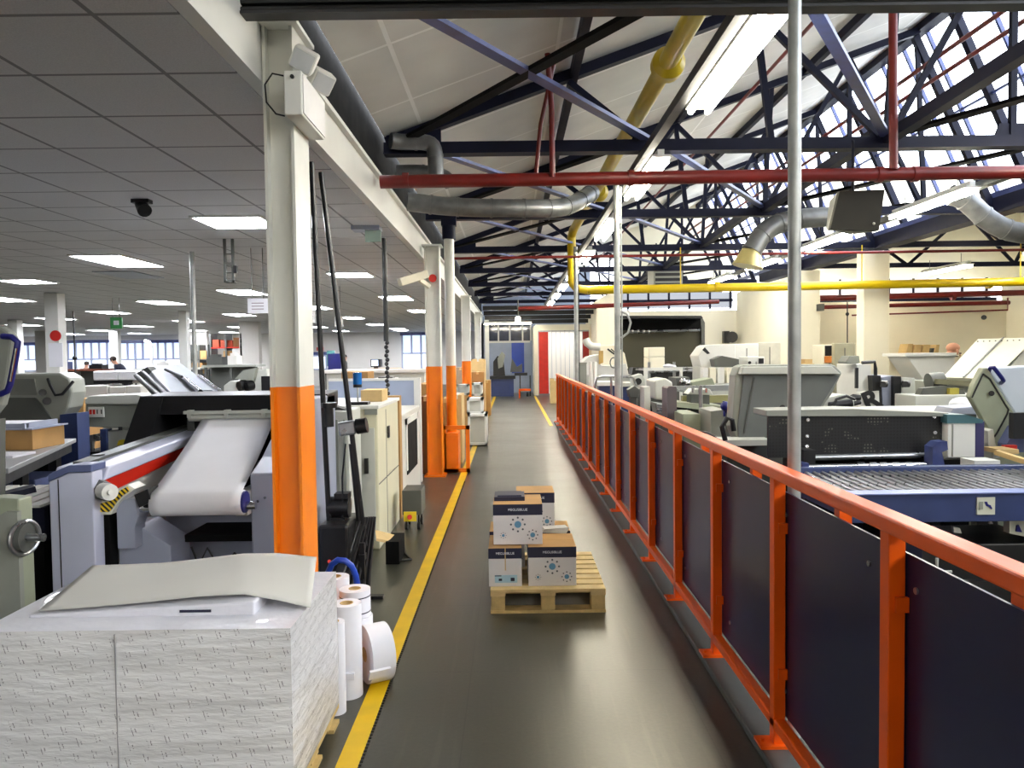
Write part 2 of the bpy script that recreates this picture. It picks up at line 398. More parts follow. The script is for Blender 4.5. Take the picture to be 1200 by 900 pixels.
# ================================================================ THE SETTING
XG = -1.12           # line between low-ceilinged hall (left) and north-light hall (right)
ZV = 3.55            # valley height
RX, RZ = 5.6, 5.95   # ridge
VX = 6.65            # next valley
W_R, Y_B = 13.4, 20.3
struct('floor', MB().box(-26, W_R, -9, 41, -.12, 0), FLOOR, 'worn grey vinyl floor')
struct('ceiling', MB().box(-26, XG-.1, -9, 41, 2.83, 2.9), TILES, 'suspended ceiling of square grey tiles')
def slope(x0, z0, x1, z1, y0, y1, t=.08):
    return MB().prism([(x0,y0,z0),(x1,y0,z1),(x1,y0,z1+t),(x0,y0,z0+t)], (0,y1-y0,0))
struct('ceiling', slope(XG-.02, ZV, RX, RZ, -9, 31), ROOF, 'sloping white boarded roof lining')
struct('ceiling', slope(VX+.05, ZV, W_R, 5.9, -9, 20.3), ROOF, 'second sloping roof lining beyond the valley')
# walls
def wallbox(n, a, m, lab=None): return struct(n, MB().box(*a), m, lab)
wallbox('wall_rear', (-26.2, W_R+.2, -9.2, -9, 0, 6.3), CREAM2)
wallbox('wall_right', (W_R, W_R+.2, -9, Y_B, 0, 6.2), CREAM)
# valley-line wall at the right, running away from the camera, with its return
wallbox('wall_right', (6.5, 6.75, 17.3, 22.2, 0, 3.25), CREAM, 'cream wall running away beside the presses')
b = MB(); b.box(6.75, 12.35, 19.2, 19.4, 0, 2.75); struct('wall_back', b, CREAM, 'cream rear wall behind the presses')
wallbox('wall_right', (12.35, 12.55, 14.5, 19.4, 0, 3.3), CREAM, 'cream side wall at the far right corner')
b = MB(); b.box(3.0, 6.5, 22.2, 22.4, 0, 2.75); struct('wall_back', b, CREAM)
wallbox('wall_back', (3.0, 3.2, 22.4, 31, 0, 3.4), CREAM)
wallbox('wall_back', (XG-.1, 3.2, 31, 31.2, 0, 6.3), PALEB)
wallbox('wall_back', (-26, XG-.1, 41, 41.2, 0, 2.95), CREAM2)
wallbox('wall_left', (-26.2, -26, -9, 41, 0, 2.95), CREAM2)
wallbox('wall_back', (XG-.15, XG, 31, 41, 0, 2.95), PALEB)
wallbox('wall_back', (6.6, W_R, Y_B, Y_B+.1, 3.25, 6), CREAM)
wallbox('wall_back', (3.1, 6.6, 22.9, 23.0, 3.6, 6), CREAM)
# fascia, gutter beam and valley beams
b = MB(); b.box(XG-.09, XG-.02, 3.62, 41, 2.825, 3.10); b.box(XG-.09, XG-.02, -9, 3.62, 2.825, 3.9); b.box(XG-.1, XG+.02, 3.7, 41, 3.085, 3.115)
struct('trim_1', b, WHITE, 'white painted beam along the edge of the low ceiling')
struct('trim_2', MB().box(XG-.2, XG-.06, -9, 31, 3.12, 3.62), BLACKM, 'dark steel gutter beam under the roof slope')
b = MB(); b.box(VX-.12, VX+.14, -9, 20.3, 3.36, 3.58); struct('trim_3', b, NAVY, 'navy valley beam')
# roof purlins under the boards (clearly seen running away)
for i, x in enumerate((.6, 2.3, 4.0)):
    z = ZV + (RZ-ZV)*(x-XG)/(RX-XG) - .06
    struct('trim_4', MB().box(x-.035, x+.035, -9, 31, z-.06, z+.045), NAVY)
struct('trim_5', MB().box(RX-.1, RX+.06, -9, 31, RZ-.14, RZ+.02), NAVY)
# skylight: window > mullion / transom / pane
win = struct('window_1', MB().box(VX-.1, VX+.05, -9, 31, 3.56, 3.66), NAVYL, 'north-light roof glazing with bars coloured blue as if backlit')
sv = Vector((VX-RX, 0, 3.62-RZ))
def spt(t, y): return Vector((RX, y, RZ)) + sv*t
n = 0
yy = -8.7
while yy < 30.9:
    big = (n % 5 == 0)
    b = MB(); b.bar(spt(0, yy), spt(1, yy), .10 if big else .035, .09 if big else .05, up=(1,0,.45))
    o = struct('mullion', b, NAVYL if not big else NAVY, parent=win); yy += .62; n += 1  # blue of the thin bars imitates their look against the light
for t in (.5,):
    b = MB(); b.bar(spt(t, -9), spt(t, 31), .03, .03); struct('transom', b, NAVYL, parent=win)
nrm = Vector((-sv.z, 0, sv.x)).normalized()*.03
b = MB(); b.prism([spt(0,-9)+nrm, spt(1,-9)+nrm, spt(1,-9)+nrm*1.3, spt(0,-9)+nrm*1.3], (0, 40, 0))
struct('pane', b, GLASS, parent=win)
# second skylight, high over the far bay
# clerestory glazing strips above the far walls
CLER = emis('daylit_clerestory', (236,238,244), .45)
w2 = struct('window_2', MB().box(6.85, 12.2, 19.6, 19.66, 2.85, 3.35), CLER, 'daylit white glazing strip above the far cream wall')
for k in range(9): struct('mullion', MB().box(7.1+k*.62, 7.14+k*.62, 19.55, 19.6, 2.85, 3.35), NAVY, parent=w2)
struct('window_frame', MB().box(6.8, 12.3, 19.5, 19.6, 2.76, 2.85), NAVY, parent=w2)
w3 = struct('window_3', MB().box(3.15, 6.5, 22.6, 22.66, 2.85, 3.3), mat('dull_clerestory',(30,30,32),.5,emit=(226,232,244),estr=.36), 'daylit glazing strip above the wall behind the dark press')
for k in range(6): struct('mullion', MB().box(3.4+k*.6, 3.45+k*.6, 22.53, 22.6, 2.8, 3.5), NAVY, parent=w3)
struct('transom', MB().box(3.15, 6.5, 22.53, 22.6, 3.02, 3.1), NAVY, parent=w3)
# windows of the left hall (far wall): frosted lower half, clear upper half
SKYW = emis('window_daylight', (196,216,248), .6)
FROST = emis('frosted_daylight', (232,240,252), .62)
def hall_window(n, px0, px1, py0, pym, py1, Y, nm, lab):
    x0, x1 = X_(px0, Y), X_(px1, Y); z1, zm, z0 = Z_(py0, Y, (px0+px1)/2), Z_(pym, Y, (px0+px1)/2), Z_(py1, Y, (px0+px1)/2)
    w = struct(n, MB().box(x0-.1, x1+.1, Y-.07, Y-.02, z0-.08, z0), GREYB, lab)
    struct('pane', MB().box(x0, x1, Y-.04, Y-.01, zm, z1), SKYW, parent=w)
    struct('frosted_pane', MB().box(x0, x1, Y-.04, Y-.01, z0, zm), FROST, parent=w)
    struct('window_frame', MB().box(x0-.1, x1+.1, Y-.1, Y-.02, z1, z1+.16), NAVYL, parent=w)
    struct('transom', MB().box(x0, x1, Y-.09, Y-.045, zm-.04, zm+.04), GREYB, parent=w)
    for k in range(nm+1):
        x = x0 + (x1-x0)*k/nm
        struct('mullion', MB().box(x-.05, x+.05, Y-.1, Y-.045, z0 if k % 2 == 0 else zm, z1), GREYB, parent=w)
    return w
hall_window('window_4', 72, 136, 402, 421, 433, 40.9, 7, 'long window band on the far wall, left of the white columns')
hall_window('window_5', 142, 213, 402, 421, 433, 40.9, 8, 'long window band on the far wall, right of the leaning worker')
hall_window('window_6', -12, 44, 405, 422, 434, 40.9, 6, 'leftmost window band on the far wall')
hall_window('window_7', 472, 505, 393, 414, 431, 40.9, 3, 'window with frosted lower half left of the orange-banded column')
hall_window('window_8', 362, 383, 416, 417, 432, 40.9, 2, 'low white-blinded window behind the standing silhouette')
# low wall/blue end of the aisle with its small windows
w = struct('window_9', MB().box(-.95, .75, 30.92, 30.97, 2.02, 2.1), WHITE, 'small office windows in the pale blue wall at the end of the aisle')
for a, c in ((-.95,-.55),(-.5,-.1),(-.02,.42),(.47,.75)):
    struct('pane', MB().box(a, c, 30.95, 30.99, 2.1, 2.75), mat('dim_glass', (60,66,84), .1, var=.4, scale=4), parent=w)
    struct('window_frame', MB().box(c, c+.06, 30.9, 30.99, 2.1, 2.8), WHITE, parent=w)
struct('window_frame', MB().box(-.95, .8, 30.9, 30.99, 2.75, 2.85), WHITE, parent=w)
d = struct('door_1', MB().box(.0, .0+.5, 30.9, 30.98, 0.8, 2.02), BLUEB, 'bright blue board door in the pale blue wall')
# strip-curtain room front at the end of the aisle
b = MB(); b.box(.84, 3.05, 28.9, 29.0, 2.42, 2.62); b.box(.84, 1.0, 28.9, 29.0, 0, 2.42); b.box(.84, .92, 29, 31, 0, 2.6)
b.box(2.9, 3.05, 28.9, 29, 0, 2.42); struct('wall_back', b, CREAM, 'cream doorway surround of the curtained room')
b = MB(); b.box(.92, 3.0, 29.0, 30.9, 2.6, 2.66); struct('ceiling', b, CREAM)
b = MB(); b.box(3.0, 3.35, 21.7, 22.2, 0, 2.75); struct('trim_6', b, WHITE, 'white pilaster beside the curtained room')
b = MB()
for k in range(4): b.box(-1.0, 3.0, 30.0-k*1.0, 30.12-k*1.0, 2.75+.12*k, 2.9+.12*k)
struct('trim_7', b, BLACK, 'dark lintel beams above the end of the aisle')
# floor lines
b = MB()
def ribbon(xa0, xa1, y0, xb0, xb1, y1, teeth=False):
    z = .004
    v = [b.bm.verts.new(q) for q in ((xa0,y0,0.001),(xa1,y0,0.001),(xb1,y1,0.001),(xb0,y1,0.001),(xa0,y0,z),(xa1,y0,z),(xb1,y1,z),(xb0,y1,z))]
    for idx in ((3,2,1,0),(4,5,6,7),(0,1,5,4),(1,2,6,5),(2,3,7,6),(3,0,4,7)): b.face([v[i] for i in idx])
ribbon(-.685, -.60, -3.5, -.685, -.60, 28.5)
yl = struct('trim_8', b, LINEY, 'yellow line painted along the left of the aisle')
b = MB()
for k in range(300):
    y = 1.6 + k*.026
    b.box(-.60, -.588, y, y+.013, .001, .0035)
struct('trim_9', b, BLACK, 'dark toothed edge of the yellow floor line')
b = MB(); ribbon(.80, .88, 16.5, .80, .88, 28.5); struct('trim_10', b, LINEY, 'faded yellow line at the far right of the aisle')
# kerb under the railing
struct('trim_11', MB().box(.93, 1.12, -2, 17.2, 0, .035), GREYD, 'dark kerb strip under the railing', bev=.006)

# ================================================================ ROOF STEEL
N0, N1, N2, N3 = -1.0, 1.28, 3.45, 5.62
ZC = 3.44
def zr(x): return ZV + (RZ-ZV)*(x-XG)/(RX-XG) - .12
def truss(y, label):
    t = thing('roof_truss', label, 'roof truss', (XG+.05, y, ZC), 'navy steel roof trusses')
    B = MB(); B.box(XG-.02, VX-.05, y-.045, y+.045, ZC-.05, ZC+.05); B.box(XG-.02, VX-.05, y-.07, y+.07, ZC-.06, ZC-.048); part('bottom_chord', B, NAVY, t)
    B = MB(); B.bar((XG, y, ZV-.06), (RX-.08, y, zr(RX)+.0), .09, .1, up=(0,1,0)); part('top_chord', B, NAVY, t)
    B = MB(); B.bar((RX-.12, y, RZ-.2), (VX-.12, y, ZC+.02), .09, .08, up=(0,1,0)); part('glazing_rafter', B, NAVY, t)
    for x0, x1 in ((.35,N1),(N1,2.2),(2.2,2.75),(2.75,N2),(N2,4.1),(4.1,4.95),(4.95,N3)):
        pass
    webs = [((N1,ZC),(.55,zr(.55))), ((N1,ZC),(2.25,zr(2.25))), ((2.4,ZC),(2.25,zr(2.25))), ((N2,ZC),(2.25,zr(2.25))),
            ((N2,ZC),(3.55,zr(3.55))), ((N2,ZC),(4.6,zr(4.6))), ((4.6,ZC),(4.6,zr(4.6))), ((N3,ZC),(4.6,zr(4.6))), ((N3,ZC),(RX-.1,zr(RX)))]
    for (xa,za),(xb,zb) in webs:
        B = MB(); B.bar((xa,y,za),(xb,y,zb), .055, .05, up=(0,1,0)); part('web_member', B, NAVY, t)
    for x in (N1, N2, 4.6, N3): part('gusset_plate', MB().prism([(x-.2,y-.012,ZC-.05),(x+.2,y-.012,ZC-.05),(x+.12,y-.012,ZC+.16),(x-.12,y-.012,ZC+.16)], (0,.024,0)), NAVY, t)
    part('gusset_plate', MB().prism([(XG,y-.012,ZC-.02),(XG+.5,y-.012,ZC-.02),(XG+.5,y-.012,ZC+.2),(XG,y-.012,ZC+.12)], (0,.024,0)), NAVY, t)
    return t
TY = [3.75, 7.1, 10.5, 13.9, 17.3, 20.7, 24.1, 27.5]
names = ['directly behind the black cable tray at the top', 'nearest in full view, above the red main pipe', 'second in full view, level with the speaker box',
         'third in full view, in front of the yellow crosswise pipe', 'fourth in full view, just behind the yellow crosswise pipe', 'fifth from the camera, near the cream wall',
         'sixth, far down the aisle', 'last, above the curtained room']
base = None
for i, y in enumerate(TY):
    lab = 'navy steel lattice roof truss, ' + names[i]
    if base is None: base = truss(y, lab); t = base
    else: t = dup(base, (0, y-TY[0], 0), lab)
    if i > 0:      # flat wind-bracing bars back to the truss before it
        p = TY[i-1]; zb = ZC + .055
        for xa, xb, m_, w in ((N0,N1,BLACKM,.09),(N1,N0,NAVYL,.09),(N2,N1,NAVYL,.08),(N2,N3-.2,BLACKM,.12)):
            B = MB(); B.bar((xa,y,zb),(xb,p,zb+.03), w, .03); part('bracing_bar', B, m_, t)
        B = MB(); B.bar((N2,y,zb-.02),(N2-.1,p,zb+.02), .1, .1); part('bracing_bar', B, NAVY, t)
# rafters of the second bay
for i, y in enumerate((10.5, 13.9, 17.3)):
    t = thing('roof_truss', 'dark truss of the far bay beyond the valley, ' + ('nearest the camera','crossing above the cream pillar','farthest, above the cream wall')[i], 'roof truss', (VX+.1, y, ZC), 'trusses of the far bay')
    B = MB(); B.box(VX+.1, W_R-.05, y-.045, y+.045, ZC-.05, ZC+.05); part('bottom_chord', B, NAVY, t)
    B = MB(); B.bar((VX+.1,y,ZV-.06),(W_R-.05,y,5.7), .1, .14, up=(0,1,0)); part('top_chord', B, BLACK, t)
    for xa, xb in ((8.9,8.2),(8.9,10.2),(11.3,10.2),(11.3,12.2)):
        B = MB(); B.bar((xa,y,ZC),(xb,y,ZV+(5.7-ZV)*(xb-VX)/(W_R-VX)-.1), .06, .05, up=(0,1,0)); part('web_member', B, NAVY, t)

# ================================================================ PIPES
def pipe(name, pts, r, m, label, cat='pipe', group=None, n=12, extra=None):
    base = Vector(pts[0]); t = MB().tube(pts, r, n)
    if extra: extra(t)
    return single(name, t, m, label, cat, tuple(base), group)
def flanges(pts, r, w=.03):
    def f(b):
        for p, q in pts: b.cyl(p, q, r, n=16)
    return f
# main sprinkler pipe across
pipe('sprinkler_pipe', [(XG+.03,6.55,3.02),(12.9,6.55,3.06)], .056, RED, 'thick red sprinkler main crossing the hall below the nearest roof truss', group=None,
     extra=flanges([((x,6.55,3.03),(x+.05,6.55,3.03)) for x in (-.9,1.0,3.1,3.4,5.5)], .066))
pipe('sprinkler_pipe', [(.36,6.5,3.03),(.36,6.5,3.6),(.33,6.5,4.05)], .024, RED, 'thin red vertical pipe rising from the red main left of the yellow gas pipe')
pipe('sprinkler_pipe', [(.22,6.6,3.03),(.27,6.6,3.5),(.40,6.6,4.05)], .018, RED, 'thinnest red riser, leaning beside the vertical one')
pipe('sprinkler_pipe', [(3.22,6.5,3.06),(3.2,6.5,5.0)], .035, RED, 'red vertical pipe rising from the main toward the roof glazing')
pipe('sprinkler_pipe', [(3.15,3.6,4.93),(3.15,30.5,4.93)], .022, RED, 'thin red pipe running away under the white roof boards')
pipe('sprinkler_pipe', [(5.15,3.6,5.05),(5.15,30.5,5.05)], .028, RED, 'upper of two red pipes running away below the glazing')
pipe('sprinkler_pipe', [(5.42,3.6,4.98),(5.42,30.5,4.98)], .028, RED, 'lower of two red pipes running away below the glazing')
pipe('sprinkler_pipe', [(XG+.05,12.4,3.1),(6.6,12.4,3.12),(12.9,12.4,3.14)], .022, RED, 'thin red pipe crossing the hall above the yellow pipe')
pipe('sprinkler_pipe', [(.2,21.5,2.82),(3.6,21.5,2.9),(5.8,21.5,2.95)], .06, RED, 'red pipe crossing above the curtained doorway')
pipe('sprinkler_pipe', [(6.9,18.2,2.78),(12.3,18.2,2.86)], .07, RED, 'thick red pipe along the top of the cream rear wall', extra=flanges([((x,18.2,2.79),(x+.08,18.2,2.79)) for x in (8.6,10.4)], .09))
pipe('sprinkler_pipe', [(6.9,18.4,2.58),(11.9,18.4,2.64)], .05, RED, 'second red pipe just under the thick one on the rear wall')
pipe('sprinkler_pipe', [(8.1,18.3,2.38),(11.8,18.3,2.46),(11.8,18.3,2.75)], .02, RED, 'lowest thin red pipe on the cream rear wall')
# yellow gas pipe: runs away over the aisle, drops, then crosses to the right
g = thing('gas_pipe', 'large yellow gas pipe running away overhead, dropping and crossing to the right', 'pipe', (1.28, 4, 3.75))
part('pipe_run', MB().tube([(1.28,-3.5,3.84),(1.26,5,3.82),(1.12,13.2,3.72)], .075, 16), YELLOW, g)
b = MB().tube([(1.12,13.2,3.72),(1.1,13.45,3.70),(1.08,13.6,3.62),(1.08,13.62,3.45),(1.08,13.62,2.95),(1.08,13.62,2.80),(1.16,13.62,2.70),(1.35,13.62,2.67)], .075, 16); part('drop_pipe', b, YELLOW, g)
part('pipe_run', MB().tube([(1.35,13.62,2.67),(5,13.6,2.69),(13.2,13.5,2.74)], .075, 16), YELLOW, g)
for y in (6.1, 10.9): part('pipe_flange', MB().cyl((1.26,y,3.82),(1.26,y+.1,3.82), .13, n=20).cyl((1.26,y+.1,3.82),(1.26,y+.2,3.82), .13, .08, n=20).cyl((1.26,y-.1,3.82),(1.26,y,3.82), .08, .13, n=20), YELLOW, g)
for x in (3.6, 8.4): part('pipe_collar', MB().cyl((x,13.6,2.695),(x+.07,13.6,2.695), .09, n=16), YELLOW, g)
for x in (3.0, 6.2, 9.0): part('hanger_rod', MB().cyl((x,13.62,2.76),(x,13.62,3.4), .01, n=6), YELLOW, g)
# black cable tray / shutter right above the camera
t = thing('cable_tray', 'ribbed black beam spanning the top edge just in front', 'beam', (-1.2, 3.35, 3.0))
za, zb = Z_(19, 3.42, 600), Z_(-40, 3.42, 600)
B = MB(); B.box(-1.16, 5.5, 3.36, 3.42, za, zb); part('tray_body', B, BLACK, t)
for k in range(7):
    z = za + .01 + k*.035; part('rib', MB().cyl((-1.17, 3.35, z), (5.5, 3.35, z), .014, n=8), BLACKP, t)
part('lip', MB().box(-1.18, 5.5, 3.33, 3.41, za-.012, za), mat('lip_grey', (36,36,40), .5), t)
# dark trunking running beside the lamps
single('cable_trunking', MB().box(1.18, 1.25, -1, 27.5, 3.29, 3.36), BLACK, 'dark cable trunking running away beside the first lamp row', 'trunking', (1.2, -1, 3.29))
single('cable_trunking', MB().box(5.1, 5.2, 5, 20, 3.30, 3.37), GREYD, 'dark grey trunking beside the right-hand lamp row', 'trunking', (5.15, 5, 3.3))
# galvanised ducts
def duct(pts, r, label, ribs=True, m=DUCT, grp=None):
    t = thing('air_duct', label, 'duct', tuple(pts[0]))
    # smooth the path
    Q = [Vector(p) for p in pts]
    for _ in range(2):
        R_ = [Q[0]]
        for a, c in zip(Q, Q[1:]): R_ += [a*.75+c*.25, a*.25+c*.75]
        R_.append(Q[-1]); Q = R_
    part('tube', MB().tube(Q, r, 16), m, t)
    acc = 0
    for a, c in zip(Q, Q[1:]):
        acc += (c-a).length
        if acc > .22:
            acc = 0; d = (c-a).normalized()*.012; mid = (a+c)/2; part('seam_band', MB().cyl(mid-d, mid+d, r*1.07, n=16), m, t)
    return t
duct([(-1.05,6.9,3.46),(-.95,6.95,3.46),(-.72,6.95,3.46),(-.66,6.95,3.40),(-.66,6.95,3.16)], .07, 'upper galvanised duct elbow curving down beside the red main pipe')
duct([(-1.05,7.25,3.27),(-.8,7.25,3.27),(-.6,7.3,3.24),(-.55,7.3,3.15)], .065, 'lower short galvanised duct elbow tucked under the first')
duct([(-1.1,8.3,3.2),(-.6,8.4,3.15),(.2,8.5,3.15),(.65,8.8,3.2),(1.0,9.4,3.5)], .1, 'ribbed flexible duct rising to the right under the second truss')
duct([(4.7,10.2,3.32),(3.75,10.2,3.3),(3.35,10.15,3.16),(3.15,10.1,2.85)], .13, 'galvanised duct curving down left of the speaker box')
single('duct_cone', MB().cyl((3.15,10.1,2.87),(3.1,10.1,2.66),.12,.2,n=20), mat('brass_tint', (196,182,120), .35, metal=.5), 'brass-coloured cone at the lower end of the curved duct', 'duct cone', (3.1,10.1,2.66))
duct([(5.24,9.2,3.38),(5.4,9.2,3.34),(5.7,9.2,3.05),(6.1,9.2,2.88),(7.6,9.2,2.88)], .12, 'large galvanised duct bending down at the far right')
# posts: thin grey conduits standing behind the railing
for px, x, r, lab in ((931, 1.09, .025, 'tall grey conduit post, nearest, rising behind the railing'), (724, 1.12, .033, 'tall galvanised conduit post, middle one behind the railing'), (676, 1.13, .036, 'far galvanised conduit post near the end of the railing')):
    Y = x*900/(px-600); y0 = Y + .0
    t = thing('conduit_post', lab, 'post', (x, Y, 0), 'conduit posts')
    part('pole', MB().cyl((x,Y,0),(x,Y,3.9 if px > 900 else (3.42 if px > 700 else 3.4)), r, n=14), GALV, t)
    part('foot_flange', MB().cyl((x,Y,0),(x,Y,.02), r*2.2, n=14), GALV, t)
    if px != 931:
        part('cable', MB().tube([(x+.045,Y,1.0),(x+.05,Y,2.0),(x+.045,Y,3.3)], .008, 6), BLACK if px < 700 else GALV, t)
# ================================================================ LAMPS
def tube_light(label, x, y, z=3.25, L_=1.75, group='hanging fluorescent lamps'):
    t = thing('fluorescent_lamp', label, 'lamp', (x, y, z), group)
    B = MB(); B.box(x-.085, x+.085, y, y+L_, z+.045, z+.065); B.box(x-.03, x+.03, y+.02, y+L_-.02, z+.065, z+.12); part('housing', B, WHITE, t)
    for dx in (-.06, .06): part('tube', MB().cyl((x+dx, y+.04, z+.015), (x+dx, y+L_-.04, z+.015), .019, n=10), TUBE, t)
    for yy in (y+.3, y+L_-.3): part('hanger', MB().cyl((x, yy, z+.12), (x, yy, z+.3), .006, n=6), GREYD, t)
    return t
o_ = ['nearest', 'second', 'third', 'fourth', 'fifth', 'sixth', 'seventh', 'eighth']
l0 = tube_light('bright twin-tube fluorescent lamp over the aisle, nearest of the row', 1.36, 3.85)
for k in range(1, 8): dup(l0, (0, 3.08*k, 0), 'twin-tube fluorescent lamp over the aisle, %s away from the camera' % o_[k])
places = ['top right corner of view', 'second from the right edge, beside the big duct', 'third, in front of the speaker box', 'fourth, right of the brass cone', 'fifth, above the yellow pipe']
for k in range(5): dup(l0, (3.66, 1.45+3.08*k, .0), 'twin-tube lamp of the right-hand row, ' + places[k])
for k in range(3): dup(l0, (7.6, 7.8+3.4*k, -.1), 'twin-tube lamp of the far bay beyond the valley, ' + ['nearest', 'middle', 'farthest'][k])
for k in range(2, 5):
    dup(l0, (0, -3.08*k, 0), 'twin-tube fluorescent lamp of the aisle row behind the viewer'); dup(l0, (3.66, 1.45-3.08*k, 0), 'twin-tube lamp of the right-hand row behind the viewer')
# recessed ceiling panels of the low hall
PL = [(278,259,.6),(140,305,1.2),(32,329,.6),(4,350,1.2),(190,354,1.2),(128,365.5,1.2),(28,380.5,1.2),(66,373,1.2),(46,394,1.2),(82,391,1.2),(79,401,1.2),(118,387,1.2),(163,382,1.2),
      (150,394.5,1.2),(190,392,1.2),(221,376,1.2),(230,387,1.2),(285,341.7,1.2),(281,368.5,1.2),(281,383,1.2),(272,389.5,1.2),
      (411,321,.6),(465,348.7,1.2),(493,364,1.2),(413,372,1.2),(441,380,1.2),(466,385,1.2),(408,388.7,1.2),(482,389.3,1.2),(370,360,1.2),(373,383,1.2)]
first = None; li = []
for i, (px, py, L_) in enumerate(PL):
    g = G(px, py, 2.83)
    if g.y > 38: g.y = 38
    li.append((g.x, g.y, L_, px))
def rowname(px, y):
    return
for i, (x, y, L_, px) in enumerate(li):
    side = 'left' if px < 300 else 'right'
    if L_ == .6:
        lab = {278:'square lit ceiling panel nearest the orange-banded column', 32:'lit ceiling panel near the left edge of view', 411:'square lit ceiling panel just right of the black rods'}[px]
    else:
        lab = 'lit ceiling panel %d metres off, %s' % (round(y), ['beside the large column','before the tall thin pole','toward the left wall','midway across the hall','near the ceiling beam'][0 if px in (281,285,272) else 4 if px > 440 else 1 if 180 < px < 240 else 2 if px < 60 else 3]) + (', left of the column' if px < 300 else ', right of the column')
    B = MB(); h = L_/2
    t = thing('ceiling_panel_light', lab, 'ceiling light', (x, y-h, 2.8), 'recessed ceiling panels')
    B.box(x-.3, x+.3, y-h, y+h, 2.815, 2.829); part('diffuser', B, PANEL_L, t)
    B = MB()
    for a in ((x-.32,x-.3,y-h-.02,y+h+.02),(x+.3,x+.32,y-h-.02,y+h+.02),(x-.3,x+.3,y-h-.02,y-h),(x-.3,x+.3,y+h,y+h+.02)): B.box(*a, 2.808, 2.829)
    part('frame', B, WHITE, t)
g = G(152, 321.7, 2.83)
single('ceiling_panel_light', MB().box(g.x-.3, g.x+.3, g.y-.5, g.y+.5, 2.815, 2.829), mat('unlit_panel', (150,156,166), .4), 'unlit grey ceiling panel behind the big lit one', 'ceiling light', (g.x, g.y, 2.81))
for k, (x, y) in enumerate(((-2.45,3.6),(-2.45,.6),(-2.45,-2.4),(-2.45,-5.4),(-5.4,5.2),(-5.4,1.8),(-5.4,-1.6),(-5.4,-5.0),(-8.4,6.8),(-8.4,2.4),(-8.4,-2.4))):
    if y > -3: continue
    t = thing('ceiling_panel_light', 'lit ceiling panel out of view behind the camera side of the hall', 'ceiling light', (x, y, 2.8), 'recessed ceiling panels behind the viewer')
    part('diffuser', MB().box(x-.3,x+.3,y-.6,y+.6,2.815,2.829), PANEL_L, t)
# world + portals
w = bpy.data.worlds.new('sky'); sc.world = w; w.use_nodes = True
N = w.node_tree.nodes; L = w.node_tree.links; bg = N['Background']
tc = N.new('ShaderNodeTexCoord'); nz = N.new('ShaderNodeTexNoise'); nz.inputs['Scale'].default_value = 2.2; L.new(tc.outputs['Generated'], nz.inputs['Vector'])
L.new(mixc(N, L, nz.outputs['Fac'], (.80,.87,1,1), (1,1,1,1)), bg.inputs['Color']); bg.inputs['Strength'].default_value = 5
def area(name, loc, size, rot, portal=False, power=0, col=(1,1,1)):
    l = bpy.data.lights.new(name, 'AREA'); l.shape = 'RECTANGLE'; l.size, l.size_y = size
    l.energy = power; l.color = col
    if portal: l.cycles.is_portal = True
    o = bpy.data.objects.new(name, l); COL.objects.link(o); o.location = loc; o.rotation_euler = rot; return o
ang = math.atan2(RZ-3.62, VX-RX)
o = area('skylight_portal', ((RX+VX)/2+.1, 11, (RZ+3.62)/2+.05), (2.75, 40), (0,0,0), portal=True)
d = Vector((-(RZ-3.62), 0, -(VX-RX))).normalized()      # faces into the hall
zax = -d; yax = Vector((0,1,0)); xax = yax.cross(zax).normalized()
o.rotation_euler = Matrix((( xax.x,yax.x,zax.x),(xax.y,yax.y,zax.y),(xax.z,yax.z,zax.z))).to_euler()
# render look
sc.view_settings.view_transform = 'Standard'; sc.view_settings.look = 'None'
sc.view_settings.gamma = 1; sc.view_settings.use_curve_mapping = False
sc.view_settings.exposure = 1.0
sc.cycles.use_denoising = True
sc.cycles.max_bounces = 7; sc.cycles.diffuse_bounces = 4; sc.cycles.glossy_bounces = 3; sc.cycles.transparent_max_bounces = 8
sc.cycles.sample_clamp_indirect = 6
sc.cycles.use_adaptive_sampling = True
# ================================================================ COLUMNS
def hcol(x0, x1, y0, y1, z1, label, top=True):
    t = thing('steel_column', label, 'column', ((x0+x1)/2, y0, 0), None)
    B = MB(); e = .014
    B.box(x0, x0+e, y0, y1, 0, z1); B.box(x1-e, x1, y0, y1, 0, z1); ym = (y0+y1)/2
    B.box(x0+e, x1-e, y0+.05, y0+.062, 0, z1); part('shaft', B, COLP, t)
    part('base_plate', MB().box(x0-.04, x1+.04, y0-.03, y1+.03, 0, .02), ORANGEC, t)
    if top: part('cap_plate', MB().box(x0-.03, x1+.03, y0-.03, y1+.03, z1-.02, z1), WHITE, t)
    return t
c = hcol(-1.135, -.995, 3.6, 3.86, 3.1, 'nearest white steel column with an orange lower band')
part('cable_loop', MB().tube([(-1.02,3.58,2.84),(-1.08,3.57,2.85),(-1.115,3.57,2.8),(-1.11,3.57,2.72),(-1.07,3.58,2.67),(-1.03,3.58,2.66)], .004, 6), BLACK, c)
hcol(-1.09, -.9, 9.75, 9.95, 2.95, 'white I-section column with orange band beside the boxed round post')
t = thing('round_column', 'slim round white post with orange foot guard beside the second column', 'column', (-.82, 10.35, 0))
part('shaft', MB().cyl((-.82,10.35,0),(-.82,10.35,3.1), .068, n=20), COLP, t)
part('column_head', MB().cyl((-.82,10.35,3.1),(-.82,10.35,3.28), .09, n=20).box(-.92,-.72,10.3,10.42,3.28,3.4), NAVY, t)
B = MB()
for x in (-.93, -.62):
    B.box(x, x+.05, 10.1, 10.15, 0, .62)
B.box(-.93, -.57, 10.1, 10.15, .57, .62); B.box(-.93, -.57, 10.1, 10.15, 0, .05); B.box(-.9, -.72, 10.1, 10.5, 0, .52)
part('foot_guard', B, ORANGEC, t)
